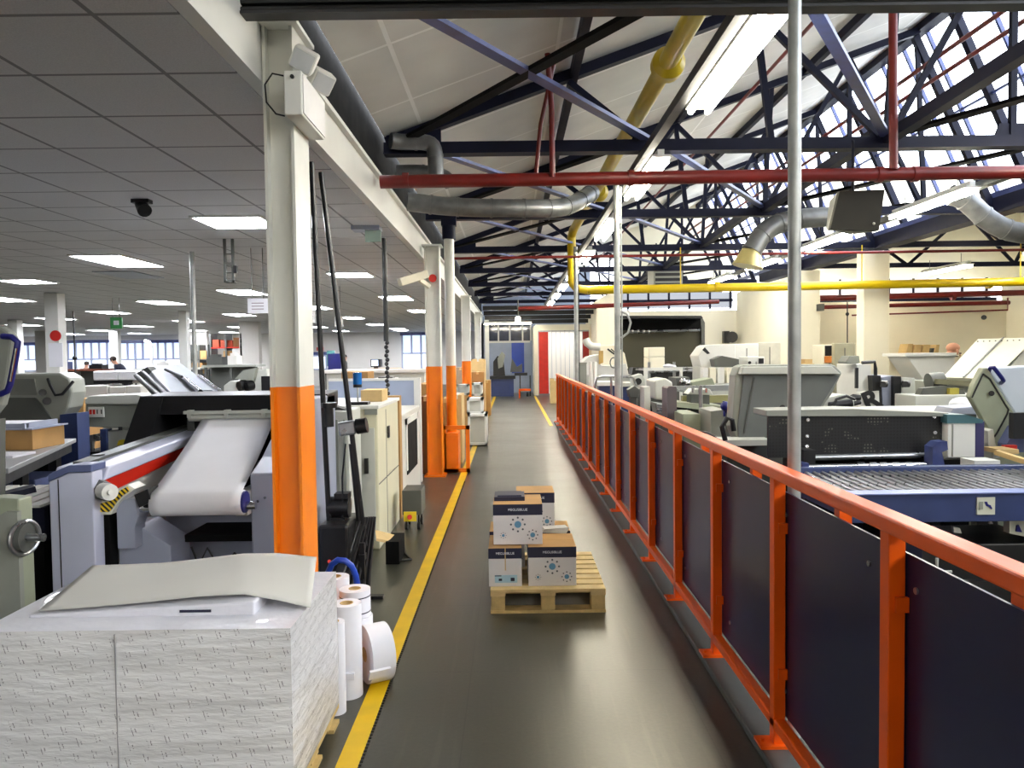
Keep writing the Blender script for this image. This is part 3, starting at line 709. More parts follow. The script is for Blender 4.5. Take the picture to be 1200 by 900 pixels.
for k, (px, Y) in enumerate(((546.5, 17.5),(560.5, 24.2))):
    x = X_(px, Y); hcol(x-.1, x+.1, Y, Y+.18, 2.9, 'white column with orange band, %s down the ceiling edge' % ['third','fourth'][k])
for px, Y, lab in ((571, 29.5, 'thin white column farthest down the ceiling edge'),):
    x = X_(px, Y); single('steel_column', MB().box(x-.08,x+.08,Y,Y+.15,0,2.9), WHITE, lab, 'column', (x,Y,0))
# columns out in the left hall
for px, Y, w, lab in ((62, 14.5, .26, 'white column with round red sign in the left hall'), (202/1.0, 26.5, .28, 'slim white column before the window band'), (215, 20.5, .22, 'white column behind the thin pole'), (173, 26.5, .2, 'white post before the windows, right of the worker'), (16, 24.0, .3, 'leftmost grey column in the left hall')):
    if px == 202 or px == 173: continue
    x = X_(px, Y)
    t = thing('column', lab, 'column', (x, Y, 0))
    part('shaft', MB().box(x-w/2, x+w/2, Y, Y+w, 0, 2.82), WHITE, t, bev=.01)
    if px == 62:
        z = Z_(393.5, Y, 62); part('round_sign', MB().cyl((x+.08,Y-.03,z),(x+.08,Y,z), .1, n=24), REDP, t)
        part('notice', MB().box(x-.06, x+.2, Y-.02, Y, Z_(430,Y,62), Z_(402,Y,62)), PAPER, t)
x = X_(134, 34); single('column', MB().box(x-.18,x+.18,34,34.3,0,2.82), WHITE, 'white column behind the leaning worker', 'column', (x,34,0))
x = X_(24.5, 34); 
x = X_(178, 30); single('white_pipe', MB().tube([(x,30,0),(x,30,2.05),(x-.08,30,2.2),(x-.25,30,2.25)], .07, 10), WHITE, 'bent white pipe before the window band', 'pipe', (x,30,0))
x = X_(228.5, 9.2); single('metal_pole', MB().cyl((x,9.2,0),(x,9.2,2.82), .028, n=12), GALV, 'thin galvanised pole from floor to ceiling behind the grey lid', 'pole', (x,9.2,0))
x = X_(88, 20); single('black_cable_drop', MB().cyl((x,20,1.1),(x,20,2.82), .02, n=8).sphere((x,20,1.6),.06), BLACK, 'thin black cable hanging before the windows', 'cable', (x,20,1.1))
# pier walls in the left hall
def pier(px0, px1, Y, lab, m=CREAM2): 
    a, c = X_(px0, Y), X_(px1, Y); struct('wall_left', MB().box(a, c, Y, Y+.3, 0, 2.82), m, lab)
pier(42, 62, 33, 'pale wall pier left of the window band')
pier(281, 304, 27, 'grey wall pier behind the nearest column')
pier(212, 243, 36, 'pale wall right of the windows')
# cream pillars in the right hall
for px0, px1, Y, lab in ((1012,1042,13.85,'cream square pillar under the valley'),(930,961,17.0,'cream pilaster at the end of the long wall')):
    a, c = X_(px0, Y), X_(px1, Y)
    single('pillar', MB().box(a, c, Y, Y+(.3 if px0 > 1000 else .25), 0, 3.32), CREAM, lab, 'pillar', ((a+c)/2, Y, 0), bev=.01)

# ================================================================ EMERGENCY LAMP on first column
t = thing('emergency_light', 'white twin-head emergency light box on the first column', 'light', (-.97, 3.45, 2.6))
B = MB(); B.box(-.995, -.915, 3.45, 3.86, 2.625, 2.82); part('box', B, WHITE, t, bev=.006)
part('indicator', MB().cyl((-.955,3.44,2.79),(-.955,3.451,2.79), .009, n=12), BLACK, t)
part('cover_edge', MB().box(-.914, -.909, 3.46, 3.85, 2.635, 2.805), CARTW, t)
for c, r in (((-.93,3.56,2.905),(.5,.45,.3)), ((-.90,3.74,2.875),(.6,.25,.7))):
    R = Euler(r)
    h = part('lamp_head', MB().obox(c, (.11,.09,.1), R), WHITE, t, bev=.012)
    cc = Vector(c) + R.to_matrix() @ Vector((0,-.047,0)); part('lens', MB().obox(cc, (.09,.006,.08), R), mat('lens', (210,212,214), .15), h)
# speaker / sign box hanging from the red main
t = thing('hanging_speaker', 'grey wedge-shaped speaker box hung under the red main pipe', 'speaker', (3.0, 6.6, 2.55))
Y = 6.7
f = [(984,224),(1037,222),(1030,270),(973,269)]; k = [(970,234),(971,268)]
A = [P(*q, Y) for q in f]
B = MB(); B.prism([A[0],A[1],A[2],A[3]], (0,.05,0)); part('front_panel', B, mat('shaded_speaker_face', (44,42,36), .6, spec=.2), t)  # front coloured dark to stand for shade, the box being lit from behind
B = MB(); q0, q1 = P(972,236,Y+.35), P(968,268,Y+.35); 
B.hexa([A[3]+Vector((0,.05,0)),A[2]+Vector((0,.05,0)),Vector((A[2].x-.1,Y+.35,A[2].z+.02)),Vector((q1.x,Y+.35,q1.z)), A[0]+Vector((0,.05,0)),A[1]+Vector((0,.05,0)),Vector((A[1].x-.1,Y+.35,A[1].z-.06)),Vector((q0.x,Y+.35,q0.z))])
part('housing', B, GREYM, t)
part('bracket', MB().cyl((A[0].x+.18,Y+.15,A[0].z-.02),(A[0].x+.18,Y+.15,3.4), .014, n=8), NAVY, t)
part('badge', MB().sphere(P(1024,262,Y-.01), .012), mat('badge_grey', (190,190,180), .3), t)
# CCTV camera on the second column
t = thing('security_camera', 'white bullet security camera on the second column', 'camera', (-1.0, 9.6, 2.5))
a, c = P(468,331,9.5), P(500,321,9.7)
part('body', MB().bar(a, c, .11, .1), CREAM, t, bev=.01); part('arm', MB().bar(P(492,328,9.65), P(503,336,9.75), .05, .05), CREAM, t)
single('fire_bell', MB().cyl(P(507,326,9.74), P(507,326,9.7), .05, n=20), REDB, 'small red bell on the second column', 'bell', tuple(P(507,326,9.74)))
# ceiling spot on the low ceiling
g = G(166, 234, 2.83)
t = thing('ceiling_spotlight', 'small black spotlight on the tiled ceiling', 'spotlight', (g.x, g.y, 2.78))
part('base', MB().box(g.x-.07, g.x+.07, g.y-.04, g.y+.04, 2.8, 2.83), BLACK, t); part('head', MB().cyl((g.x-.02,g.y+.02,2.8),(g.x+.05,g.y-.06,2.73), .045,.055, n=14), BLACKP, t)
# cage fitting hanging from ceiling
Y = 8.3; x0, x1 = X_(265,Y), X_(277,Y); zt, zb = 2.83, Z_(331,Y,270)
t = thing('hanging_bracket', 'dark metal drop bracket hanging from the tiled ceiling', 'bracket', ((x0+x1)/2, Y, zb))
B = MB(); B.box(x0, x0+.025, Y, Y+.03, zb, zt); B.box(x1-.025, x1, Y, Y+.03, zb, zt); B.box(x0, x1, Y, Y+.1, zb, zb+.025)
for k in range(3): B.box(x0, x1, Y, Y+.02, zb+.1+k*.1, zb+.11+k*.1)
part('frame', B, GREYD, t); part('hook', MB().box(x1-.01, x1+.03, Y, Y+.05, zb+.1, zb+.18), BLACK, t)
# hanging signs
def hsign(px0, py0, px1, py1, Y, m, lab, lines=3, name='hanging_sign', txtm=None):
    a, c = P(px0, py0, Y), P(px1, py1, Y)
    t = thing(name, lab, 'sign', ((a.x+c.x)/2, Y, c.z))
    part('board', MB().box(a.x, c.x, Y, Y+.02, c.z, a.z), m, t)
    for x in (a.x+.05, c.x-.05): part('chain', MB().cyl((x,Y+.01,a.z),(x,Y+.01,2.83), .006, n=5), GREYD, t)
    B = MB(); h = a.z-c.z
    for k in range(lines): B.box(a.x+(c.x-a.x)*.2, c.x-(c.x-a.x)*.2, Y-.004, Y, c.z+h*(.25+.2*k), c.z+h*(.25+.2*k)+h*.07)
    if lines: part('lettering', B, txtm or mat('faint_print', (170,160,166), .7), t)
    return t
hsign(290, 350, 314, 367, 9.0, PAPER, 'white hanging notice left of the first column')
hsign(361, 363, 369, 378, 13, PAPERW, 'small grey hanging notice just right of the first column')
hsign(392, 371, 402, 383, 14, PAPERW, 'small grey hanging notice between the black rods and column')
s = hsign(129, 372, 143, 385, 16, GREENP, 'green emergency exit sign hanging in the left hall', 0, 'exit_sign')
a = P(136,378,15.98); part('pictogram', MB().box(a.x-.05,a.x+.05,15.975,15.995,a.z-.05,a.z+.04), PAPER, s)
a, c = P(371,407,38), P(379,411,38); single('wall_sign', MB().box(a.x,c.x,38,38.05,c.z,a.z), REDP, 'red sign on the far wall above the blue door', 'sign', (a.x,38,c.z))
# exit running-man sign near the ceiling edge
t = thing('exit_sign', 'clear green exit sign hanging by the ceiling beam', 'sign', tuple(P(435,262,7.6)))
for q in range(2):
    a = P(404+q*6,250,7.6)
a, c = P(412,250,7.6), P(445,262,7.6)
part('mount', MB().box(a.x, c.x, 7.55, 7.75, 2.79, 2.83), GREYB, t); a, c = P(427,258,7.6), P(446,283,7.6)
part('panel', MB().box(a.x, c.x, 7.62, 7.635, c.z, 2.79), mat('pale_green_acrylic', (150,170,158), .2), t)
# black chain drop beside second column
Y = 8.2; x = X_(451.5, Y, 350)
t = thing('chain_drop', 'black cable drop hanging from the ceiling edge to the cabinet', 'cable drop', (x, Y, 1.1))
part('conduit', MB().cyl((x,Y,Z_(400,Y,452)),(x,Y,2.8), .026, n=10), BLACK, t)
B = MB(); z0 = Z_(466,Y,455); z1 = Z_(400,Y,455); k = 0
while z0 + k*.045 < z1: B.sphere((x+.01*(k%2), Y, z0+k*.045), .024, n=8); k += 1
part('chain', B, BLACKP, t)
# clamped black rods
Y = 4.9
t = thing('pole_stand', 'pair of long black rods on a clamp stand beside the first column', 'stand', tuple(G(418,690,0)))
bx = P(388,610,Y); 
part('upright_rod', MB().cyl((bx.x, Y, 0), P(365,190,Y), .017, n=10), BLACKP, t)
part('slanted_rod', MB().cyl(P(428,640,Y+.1)*1.0, P(376,202,Y+.1), .017, n=10), BLACKP, t)
part('lower_rod', MB().cyl((X_(428,Y+.1,640), Y+.1, 0), P(412,520,Y+.1), .019, n=10), BLACKP, t)
part('collar', MB().cyl(P(386,476,Y)-Vector((0,0,.01)), P(386,472,Y), .05, n=14).cyl(P(386,500,Y), P(385,478,Y), .03, n=12), BLACKP, t)
part('clamp', MB().bar(P(398,503,Y+.02), P(418,500,Y+.02), .09, .09), STEEL, t, bev=.012)
part('knob', MB().cyl(P(418,500,Y), P(430,498,Y), .05, n=14), BLACKP, t)
part('power_cable', MB().tube([P(405,520,Y), P(401,560,Y), P(402,600,Y), P(398,640,Y), (X_(398,Y,640), Y, .01)], .006, 6), BLACK, t)
# ================================================================ ORANGE RAILING
r = thing('safety_railing', 'long orange steel safety railing with navy infill panels along the aisle', 'railing', (1.0, 1.0, 0))
B = MB(); B.box(.98, 1.045, .35, 17.15, 1.066, 1.111); part('top_rail', B, ORANGE, r, bev=.006)
B = MB(); B.box(.985, 1.03, .35, 17.15, .10, .145); part('bottom_rail', B, ORANGE, r, bev=.008)
for k in range(-1, 18):
    y = 2.0 + .885*k
    part('post', MB().box(.985, 1.03, y, y+.05, .02, 1.07), ORANGE, r, bev=.003)
    B = MB(); B.box(.93, 1.05, y-.02, y+.07, .035, .047); B.cyl((.95,y+.025,.047),(.95,y+.025,.058),.009,n=6); part('foot_plate', B, ORANGE, r)
    part('panel_clip', MB().box(1.0, 1.036, y-.012, y, .86, .90), ORANGE, r); part('panel_clip', MB().box(1.0, 1.036, y-.012, y, .30, .34), ORANGE, r)
    if k < 17: part('baluster', MB().box(1.043, 1.083, y+.44, y+.48, .145, 1.07), ORANGE, r)
for k in range(10):
    y0 = .4 + 1.69*k
    part('infill_panel', MB().box(1.0335, 1.0415, y0, min(y0+1.68, 17.1), .15, 1.015), PANELN, r)
    B = MB()
    for yy in (y0+.12, y0+.8, y0+1.55):
        for zz in (.93, .25): B.cyl((1.028,yy,zz),(1.034,yy,zz), .009, n=10)
    part('panel_bolt', B, STEEL, r)

# ================================================================ WRAPPED PAPER STACK
zt = Z_(738, 2.53, 200)
X0, X1, Y0, Y1 = -1.80, -.75, 2.53, 3.2
t = thing('wrapped_paper_stack', 'big film-wrapped block of paper reams in the left foreground', 'paper stack', ((X0+X1)/2, Y0, .13))
def stackfn(x0, x1, y0, y1, z0, z1, nx, nz, amp, sd):
    rnd = random.Random(sd)
    B = MB()
    def jit(p, a): return Vector(p)+Vector((rnd.uniform(-a,a), rnd.uniform(-a,a), rnd.uniform(-a,a)*.5))
    def side(f, n):
        B.grid(f, n, nz)
    bulge = lambda v: .008*math.sin(v*PI) + .0015*math.sin(v*23)
    B.grid(lambda u,v: Vector((x0+(x1-x0)*u, y0-bulge(v)*(1-abs(2*u-1)**8), z0+(z1-z0)*v)), nx, nz)
    B.grid(lambda u,v: Vector((x1+bulge(v)*(1-abs(2*u-1)**8), y0+(y1-y0)*u, z0+(z1-z0)*v)), nx//2, nz)
    B.grid(lambda u,v: Vector((x0-bulge(v)*(1-abs(2*u-1)**8), y0+(y1-y0)*u, z0+(z1-z0)*v)), nx//2, nz)
    B.grid(lambda u,v: Vector((x0+(x1-x0)*u, y1+bulge(v), z0+(z1-z0)*v)), nx, nz)
    bmesh.ops.remove_doubles(B.bm, verts=B.bm.verts, dist=.006)
    return B
part('ream_block', stackfn(X0, X1, Y0, Y1, .085, zt, 20, 30, .004, 3), REAM, t)
rnd = random.Random(5)
H = {}
def topf(u, v):
    k = (round(u*24), round(v*14))
    if k not in H: H[k] = rnd.uniform(-.003, .004)
    e = min(u, 1-u, v, 1-v)
    z = zt + H[k] + (.0 if e < .06 else .006)
    return Vector((X0+(X1-X0)*u, Y0+(Y1-Y0)*v, z if e > 0 else zt))
part('film_top', MB().grid(topf, 24, 14), REAMT, t)
B = MB(); B.hexa([(X0+.1,Y0+.12,zt),(X1-.16,Y0+.12,zt),(X1-.16,Y1-.03,zt),(X0+.1,Y1-.03,zt),(X0+.1,Y0+.12,zt+.014),(X1-.16,Y0+.12,zt+.052),(X1-.16,Y1-.03,zt+.052),(X0+.1,Y1-.03,zt+.016)]); part('top_ream', B, REAMT, t, bev=.008)
part('ream_label', MB().box(-1.17,-1.06,Y0+.117,Y0+.12,zt+.018,zt+.027), CARTN, t, label='small navy print on the top ream')
B = MB()
for z in (.62, .45): pass
B = MB(); B.box(-1.335,-1.331,Y0-.010,Y0-.006,.16,zt-.01); part('ream_seam', B, mat('seam_grey', (150,150,152), .5), t)
B = MB()
for x in (X0+.02, (X0+X1)/2-.05, X1-.14): 
    for y in (Y0+.02, Y0+.3, Y1-.12): B.box(x, x+.12, y, y+.1, .015, .065)
B.box(X0, X1, Y0, Y0+.1, 0, .015).box(X0, X1, Y1-.1, Y1, 0, .015).box(X0, X1, Y0+.28, Y0+.38, 0, .015).box(X0, X1, Y0, Y1, .065, .084); part('pallet', B, WOODE, t)
# grey board sheet lying on top
Fr = [(45,716),(110,711),(165,706),(230,699),(285,696),(325,703),(364,712)]
Bk = [(108,663),(150,661.5),(190,660),(235,655),(285,649),(325,648.5),(371,653)]
def lerp(L_, u):
    q = u*(len(L_)-1); i = min(int(q), len(L_)-2); f = q-i
    f2 = f*f*(3-2*f)*.3 + f*.7
    return (L_[i][0]*(1-f2)+L_[i+1][0]*f2, L_[i][1]*(1-f2)+L_[i+1][1]*f2)
def shf(u, v):
    a = P(*lerp(Fr, u), 2.66 + .06*u); c = P(*lerp(Bk, u), 3.17)
    return a*(1-v) + c*v
B = MB().grid(shf, 30, 12)
single('cardboard_sheet', B, BOARD, 'large pale grey board sheet lying on the wrapped paper stack', 'cardboard sheet', tuple(P(200,690,2.9)), thick=.003)

# ================================================================ LABEL ROLLS
def roll(cx, cy, rad, z0, z1, label, lines=False, core=.026):
    t = thing('label_roll', label, 'paper roll', (cx, cy, z0), 'white label rolls by the paper stack')
    part('roll', MB().ring((cx,cy,z0),(cx,cy,z1), rad, core+.004, 32), PAPER, t)
    part('core', MB().ring((cx,cy,z0+.001),(cx,cy,z1+.002), core+.004, core, 20), KRAFTL, t)
    if lines:
        B = MB()
        for z in (z1-.035, z0+.02): B.ring((cx,cy,z),(cx,cy,z+.005), rad+.001, rad-.001, 32)
        B.obox((cx+rad*.2, cy-rad*.985, (z0+z1)/2), (.02,.003,.05), Euler((0,0,.2))); part('printed_lines', B, CARTN, t)
    return t
def rx(px, y): return X_(px, y, 700)
y = 3.47; cx = rx(406, y)
t = roll(cx, y, .066, 0, .425, 'tall white roll standing in front of the other rolls')
part('paper_flap', MB().box(cx-.05, cx+.045, y-.082, y-.066, .10, .13), PAPER, t)
y = 3.30; roll(rx(394, y)-.012, y, .045, 0, .40, 'slim white roll squeezed between the paper stack and the tall roll', core=.018)
y = 3.72; cx = rx(416, y); roll(cx, y, .075, .285, .415, 'white roll with blue lines, on top of another roll', True)
roll(cx+.008, y, .076, 0, .283, 'plain white roll underneath the one with blue lines')
y = 3.95; cx = rx(396, y); roll(cx-.01, y, .07, 0, .41, 'hindmost standing roll beside the blue hose')
c = Vector((rx(438, 3.6), 3.62, .136)); ax = Vector((1,.55,0)).normalized()*.055
t = thing('label_roll', 'big white roll lying on its side next to the yellow line', 'paper roll', (c.x, c.y, 0), 'white label rolls by the paper stack')
part('roll', MB().ring(c-ax, c+ax, .135, .035, 40), PAPER, t); part('core', MB().ring(c-ax*1.01, c+ax*1.01, .035, .03, 20), KRAFTL, t)
part('loose_end', MB().obox(c+ax*.2+Vector((.03,-.13,-.05)), (.10,.012,.05), Euler((.5,0,.5))), PAPER, t)
single('blue_hose', MB().tube([(-1.02,4.15,.02),(-1.02,4.13,.30),(-1.01,4.12,.38),(-.985,4.11,.43),(-.95,4.1,.455),(-.91,4.1,.45),(-.88,4.11,.42),(-.865,4.14,.36),(-.86,4.17,.28),(-.86,4.2,.02)], .017, 10), BLUEB, 'short loop of blue hose behind the rolls', 'hose', (-1.0,4.15,0))

# ================================================================ PALLET WITH CARTONS
px0, px1, py0, py1 = -.145, .545, 4.54, 5.40
t = thing('wooden_pallet', 'small pale wooden pallet standing in the aisle', 'pallet', ((px0+px1)/2, py0, 0))
for k in range(8):
    y = py0 + k*(py1-py0-.085)/7
    part('deck_board', MB().box(px0, px1, y, y+.085, .126, .146), WOOD, t, bev=.003)
for x in (px0, (px0+px1)/2-.045, px1-.09):
    part('bearer', MB().box(x, x+.09, py0+.002, py1, .106, .126), WOOD, t)
    for y in (py0+.004, (py0+py1)/2-.05, py1-.11): part('block', MB().box(x+.004, x+.086, y, y+.1, .018, .106), WOODE, t, bev=.004)
for y in (py0, (py0+py1)/2-.05, py1-.1): part('base_board', MB().box(px0, px1, y, y+.1, 0, .018), WOODE, t, bev=.002)
def motif(t, x, y, z, rr, n=8):
    part('blue_dot', MB().cyl((x,y,z),(x,y-.0012,z), rr, n=20), CARTB, t)
    for k in range(n):
        a = 2*PI*k/n + PI/2; part('grey_dot', MB().cyl((x+math.cos(a)*rr*2.0,y,z+math.sin(a)*rr*2.0),(x+math.cos(a)*rr*2.0,y-.0012,z+math.sin(a)*rr*2.0), rr*.3, n=10), CARTG, t)
def carton(x0, x1, y0, y1, z0, z1, label, end=False, rz=0):
    t = thing('printed_carton', label, 'cardboard box', ((x0+x1)/2, y0, z0), 'printed cartons on the pallet')
    h = z1-z0; zb = z1-.27*h; w = x1-x0
    part('box', MB().box(x0, x1, y0, y1, z0, z1-.001), CARTW, t, bev=.002)
    B = MB(); B.box(x0-.0008, x1+.0008, y0-.0012, y1+.001, zb, z1-.0005); part('navy_band', B, CARTN, t)
    part('top_flap', MB().box(x0, x1, y0, (y0+y1)/2-.001, z1-.0008, z1+.0012).box(x0, x1, (y0+y1)/2+.001, y1, z1-.0008, z1+.0012), KRAFT, t)
    text_part('lettering', 'MEGUSIBLUE', h*.085, ((x0+x1)/2, y0-.0022, z1-.135*h), PAPER, t)
    if not end:
        motif(t, x0+w*.5, y0-.0008, z0+h*.50, h*.085); motif(t, x0+w*.8, y0-.0008, z0+h*.235, h*.06); motif(t, x0+w*.2, y0-.0008, z0+h*.23, h*.035)
    else:
        part('shipping_label', MB().box(x0+w*.18, x0+w*.86, y0-.0018, y0, z0+h*.10, z0+h*.30), CARTL, t)
        part('label_print', MB().box(x0+w*.18, x0+w*.38, y0-.0026, y0-.0015, z0+h*.27, z0+h*.295).box(x0+w*.3,x0+w*.4,y0-.0026,y0-.0015,z0+h*.15,z0+h*.21).box(x0+w*.66,x0+w*.78,y0-.0026,y0-.0015,z0+h*.14,z0+h*.23), CARTN, t)
        part('tape', MB().box(x0+w*.49, x0+w*.52, y0-.0026, y0, z0+h*.42, z1), KRAFTL, t)
    return t
zd = .147
carton(.085, .375, 4.60, 4.94, zd, .385, 'lower right carton at the front of the pallet, round blue motif')
carton(-.155, .045, 4.60, 4.94, zd, .38, 'lower left carton at the front of the pallet, pale blue shipping label', end=True)
carton(-.125, .175, 4.66, 4.98, .3875, .635, 'upper front carton, resting across the two lower ones')
carton(.10, .37, 5.02, 5.32, zd, .385, 'lower carton at the back right of the pallet')
carton(-.16, .07, 5.02, 5.32, zd, .385, 'lower carton at the back left of the pallet')
carton(.02, .27, 5.04, 5.30, .3875, .635, 'upper carton at the back, half hidden behind the front one')
single('box_lid', MB().box(-.12, .07, 4.76, 4.96, .637, .662).box(-.1,.05,4.78,4.94,.662,.668), CARTN, 'flat dark lid lying on the upper front carton', 'box lid', (0,4.8,.637))
B = MB()
for k in range(5): B.obox((.27,4.99+.002*k,.39+.006*k),(.16,.09,.005),Euler((0,0,.1*k-.2)))
single('paper_bundle', B, PAPERW, 'loose bundle of papers on the lower right carton', 'papers', (.27,4.99,.388))
B = MB()
for k in range(4): B.obox((.0,5.16,.64+.006*k),(.2,.2,.005),Euler((0,0,.12*k)))
# ================================================================ LEFT MACHINE A (paper web)
def drop(B, pts, Y0, Y1, zb=0.0):
    Q = [P(a, b, Y0) for a, b in pts]; Q = Q + [Vector((Q[-1].x, Y0, zb)), Vector((Q[0].x, Y0, zb))]
    return B.prism(Q, (0, Y1-Y0, 0))
m_ = thing('web_printing_machine', 'white and grey paper web machine with a hanging white web and black hood', 'machine', (-1.9, 4.0, 0))
part('side_cabinet', drop(MB(), [(57,565),(80,554),(108,553)], 3.9, 4.0), LILAC, m_, bev=.006)
part('cabinet_cap', MB().px([(56,556),(80,545.5),(107,544.5),(107,553),(80,554),(56,565)], 3.88, 4.02), SLATE, m_, bev=.004)
part('door_seam', MB().box(P(68,570,3.9).x, P(68,570,3.9).x+.004, 3.897, 3.9, .05, P(68,562,3.9).z), BLACK, m_)
part('inclined_cover', MB().px_(-2.42, -2.14, [(4.0,.915),(5.5,1.0),(5.5,1.06),(4.05,.985)]), LILAC, m_, bev=.01)
part('cover_channel', MB().px_(-2.36, -2.27, [(4.1,.99),(5.5,1.06),(5.5,1.075),(4.1,1.005)]), GREYD, m_)
part('cover_knob', MB().cyl((-2.33,4.3,.995),(-2.33,4.3,1.02), .035, n=16), BLACK, m_)
part('red_strip', MB().px_(-2.40, -2.165, [(4.12,.84),(5.5,.945),(5.5,1.0),(4.05,.917)]), REDB, m_)
part('inclined_body', MB().px_(-2.42, -2.2, [(4.36,0),(4.0,.62),(4.0,.84),(5.5,.945),(5.5,0)]), WHITE, m_)
part('dark_gap', drop(MB(), [(108,600),(128,600)], 4.02, 4.1), BLACKM, m_)
k = part('tension_knob', MB().cyl(P(114,573,3.99), P(126,577,3.93), .06, .05, n=6), GREYD, m_)
part('knob_cap', MB().cyl(P(121,575,3.93), P(129,577,3.88), .042, n=14).cyl(P(127,577,3.88), P(130,577,3.87), .014, n=10), WHITE, k)
Q = [(112,597),(118,590),(126,588),(134,581),(142,574),(148,571),(150,576),(143,581),(136,588),(130,597),(127,600),(116,600)]
part('bearing_cover', MB().px([(112,603),(110,590),(124,580),(140,573),(150,568),(158,573),(146,582),(136,592),(130,603)], 3.98, 4.1), WHITE, m_)
part('hazard_strip', MB().px(Q, 3.965, 3.98), HAZ, m_)
part('black_block', MB().px([(157,580),(173,573),(177,588),(163,595)], 4.0, 4.12), BLACK, m_)
B = drop(MB(), [(136,588),(158,584),(162,606),(158,618)], 4.02, 4.14, .95*0+.55); part('bracket_head', B, GREYB, m_, bev=.004)
part('pedestal', drop(MB(), [(138,618),(162,616),(200,640)], 4.1, 4.35), GREYB, m_, bev=.006)
part('web_shaft', MB().cyl(P(150,596,4.06), P(300,592,4.06), .022, n=16), CHROME, m_)
ra, rb = P(181,590,4.06), P(286,588,4.06)
part('web_roller', MB().cyl(ra, rb, .064, n=28), PAPER, m_, bev=0)
part('roller_end', MB().cyl(rb, rb+Vector((.012,0,0)), .058, n=20), BLUEH, m_)
rc = (ra+rb)/2; RR = .0675
tops = (P(237,491,5.2), P(322,490,5.2))
def web(u, v):
    q = ra*(1-u) + rb*u; e = tops[0]*(1-u) + tops[1]*u
    if v < .4:
        th = math.radians(285 - (285-112)*v/.4); return Vector((q.x, q.y+RR*math.cos(th), q.z+RR*math.sin(th)))
    th = math.radians(112); st = Vector((q.x, q.y+RR*math.cos(th), q.z+RR*math.sin(th)))
    f = (v-.4)/.6; p = st*(1-f)+e*f; p.z += -.015*math.sin(PI*f); return p
part('paper_web', MB().grid(web, 8, 40), PAPER, m_, label='wide white paper web sloping up to the hood', thick=.002)
part('side_frame', MB().px_(-1.43, -1.27, [(4.15,0),(4.15,.92),(4.35,.985),(4.95,1.285),(5.5,1.285),(5.5,0)]), GREYB, m_, bev=.01)
B = MB(); B.box(-1.50,-1.43,4.1,4.35,.70,.83); part('bearing_block', B, GREYL, m_, bev=.008)
part('frame_screw', MB().cyl((-1.35,4.145,.79),(-1.35,4.152,.79),.008,n=8).cyl((-1.39,4.145,.77),(-1.39,4.152,.77),.008,n=8), CHROME, m_)
part('hood_bar', MB().px_(-2.54, -1.27, [(5.22,1.17),(5.28,1.295),(5.6,1.31),(5.6,1.2)]), BLACK, m_, bev=.006)
part('hood_side', MB().px_(-2.56, -2.40, [(4.98,.93),(5.28,1.295),(5.62,1.3),(5.62,.9)]), BLACK, m_)
part('hood_back', MB().box(-2.5, -1.4, 5.62, 5.68, .0, 1.25), BLACKM, m_)
part('hood_tray', MB().box(-2.4,-1.45,5.0,5.6,.78,.80), BLACKM, m_)
part('guide_roller', MB().cyl((-2.2,5.22,1.15),(-1.45,5.22,1.15), .028, n=16), GREYL, m_)
B = MB()
for x in (-2.2,-1.95,-1.7): B.box(x,x+.03,5.18,5.24,1.15,1.2)
B.box(-2.22,-1.6,5.17,5.2,1.175,1.195); part('guide_bracket', B, GREYL, m_)
part('inner_column', MB().box(-2.25,-2.2,5.3,5.4,.8,1.18), GREYD, m_)
part('lower_body', MB().box(-2.1,-1.44,4.6,5.5,0,.62).box(-2.0,-1.44,4.4,4.6,.0,.30), GREYB, m_)
part('lower_shelf', MB().box(-1.85,-1.44,4.28,4.62,.52,.56), BLACKM, m_)
part('coiled_cable', MB().tube([(-1.8,4.25,.50),(-1.75,4.22,.40),(-1.7,4.22,.50),(-1.62,4.2,.38),(-1.55,4.22,.47),(-1.48,4.22,.42)], .007, 6), BLACK, m_)
# ================================================================ folding machine at the left edge
f = thing('folding_machine', 'grey machine with raised lid and handle cut by the left edge', 'machine', (-2.35, 3.4, 0))
Y = 3.5
part('body', drop(MB(), [(-60,588),(-5,583),(22,585)], Y, Y+.1), GREEN_G, f, bev=.008)
part('side_plate', drop(MB(), [(-60,640),(6,600),(20,600)], Y-.03, Y), GREYM, f)
part('lid', MB().px([(-60,370),(0,382),(9,388),(14,397),(9,440),(0,475),(-12,490),(-60,500)], Y, Y+.06), GREYM, f, bev=.012)
part('hinge_arm', MB().px([(-60,500),(-35,495),(-35,590),(-60,590)], Y+.05, Y+.3), GREYD, f)
h = part('lid_handle', MB().tube([P(3,394,Y-.06),P(14,395,Y-.07),P(21,401,Y-.07),P(19,415,Y-.07),P(12,450,Y-.07),P(9,458,Y-.06),P(0,462,Y-.05)], .014, 10), BLUEH, f)
part('chrome_inlay', MB().cyl(P(19,408,Y-.086), P(12,447,Y-.086), .006, n=8), CHROME, h)
c = P(29,630,Y-.02)
hw = part('handwheel', MB().tube([c + Vector((.02*0, .075*math.sin(a), .075*math.cos(a))) + Vector((.02*math.sin(a),0,0)) for a in [2*PI*i/28 for i in range(29)]], .010, 8), STEEL, f)
part('wheel_disc', MB().cyl(c-Vector((.012,0,0)), c+Vector((.012,0,0)), .066, n=24), GREYD, hw)
part('wheel_axle', MB().cyl(c-Vector((.06,0,0)), c+Vector((.09,0,0)), .018, n=12), STEEL, hw)
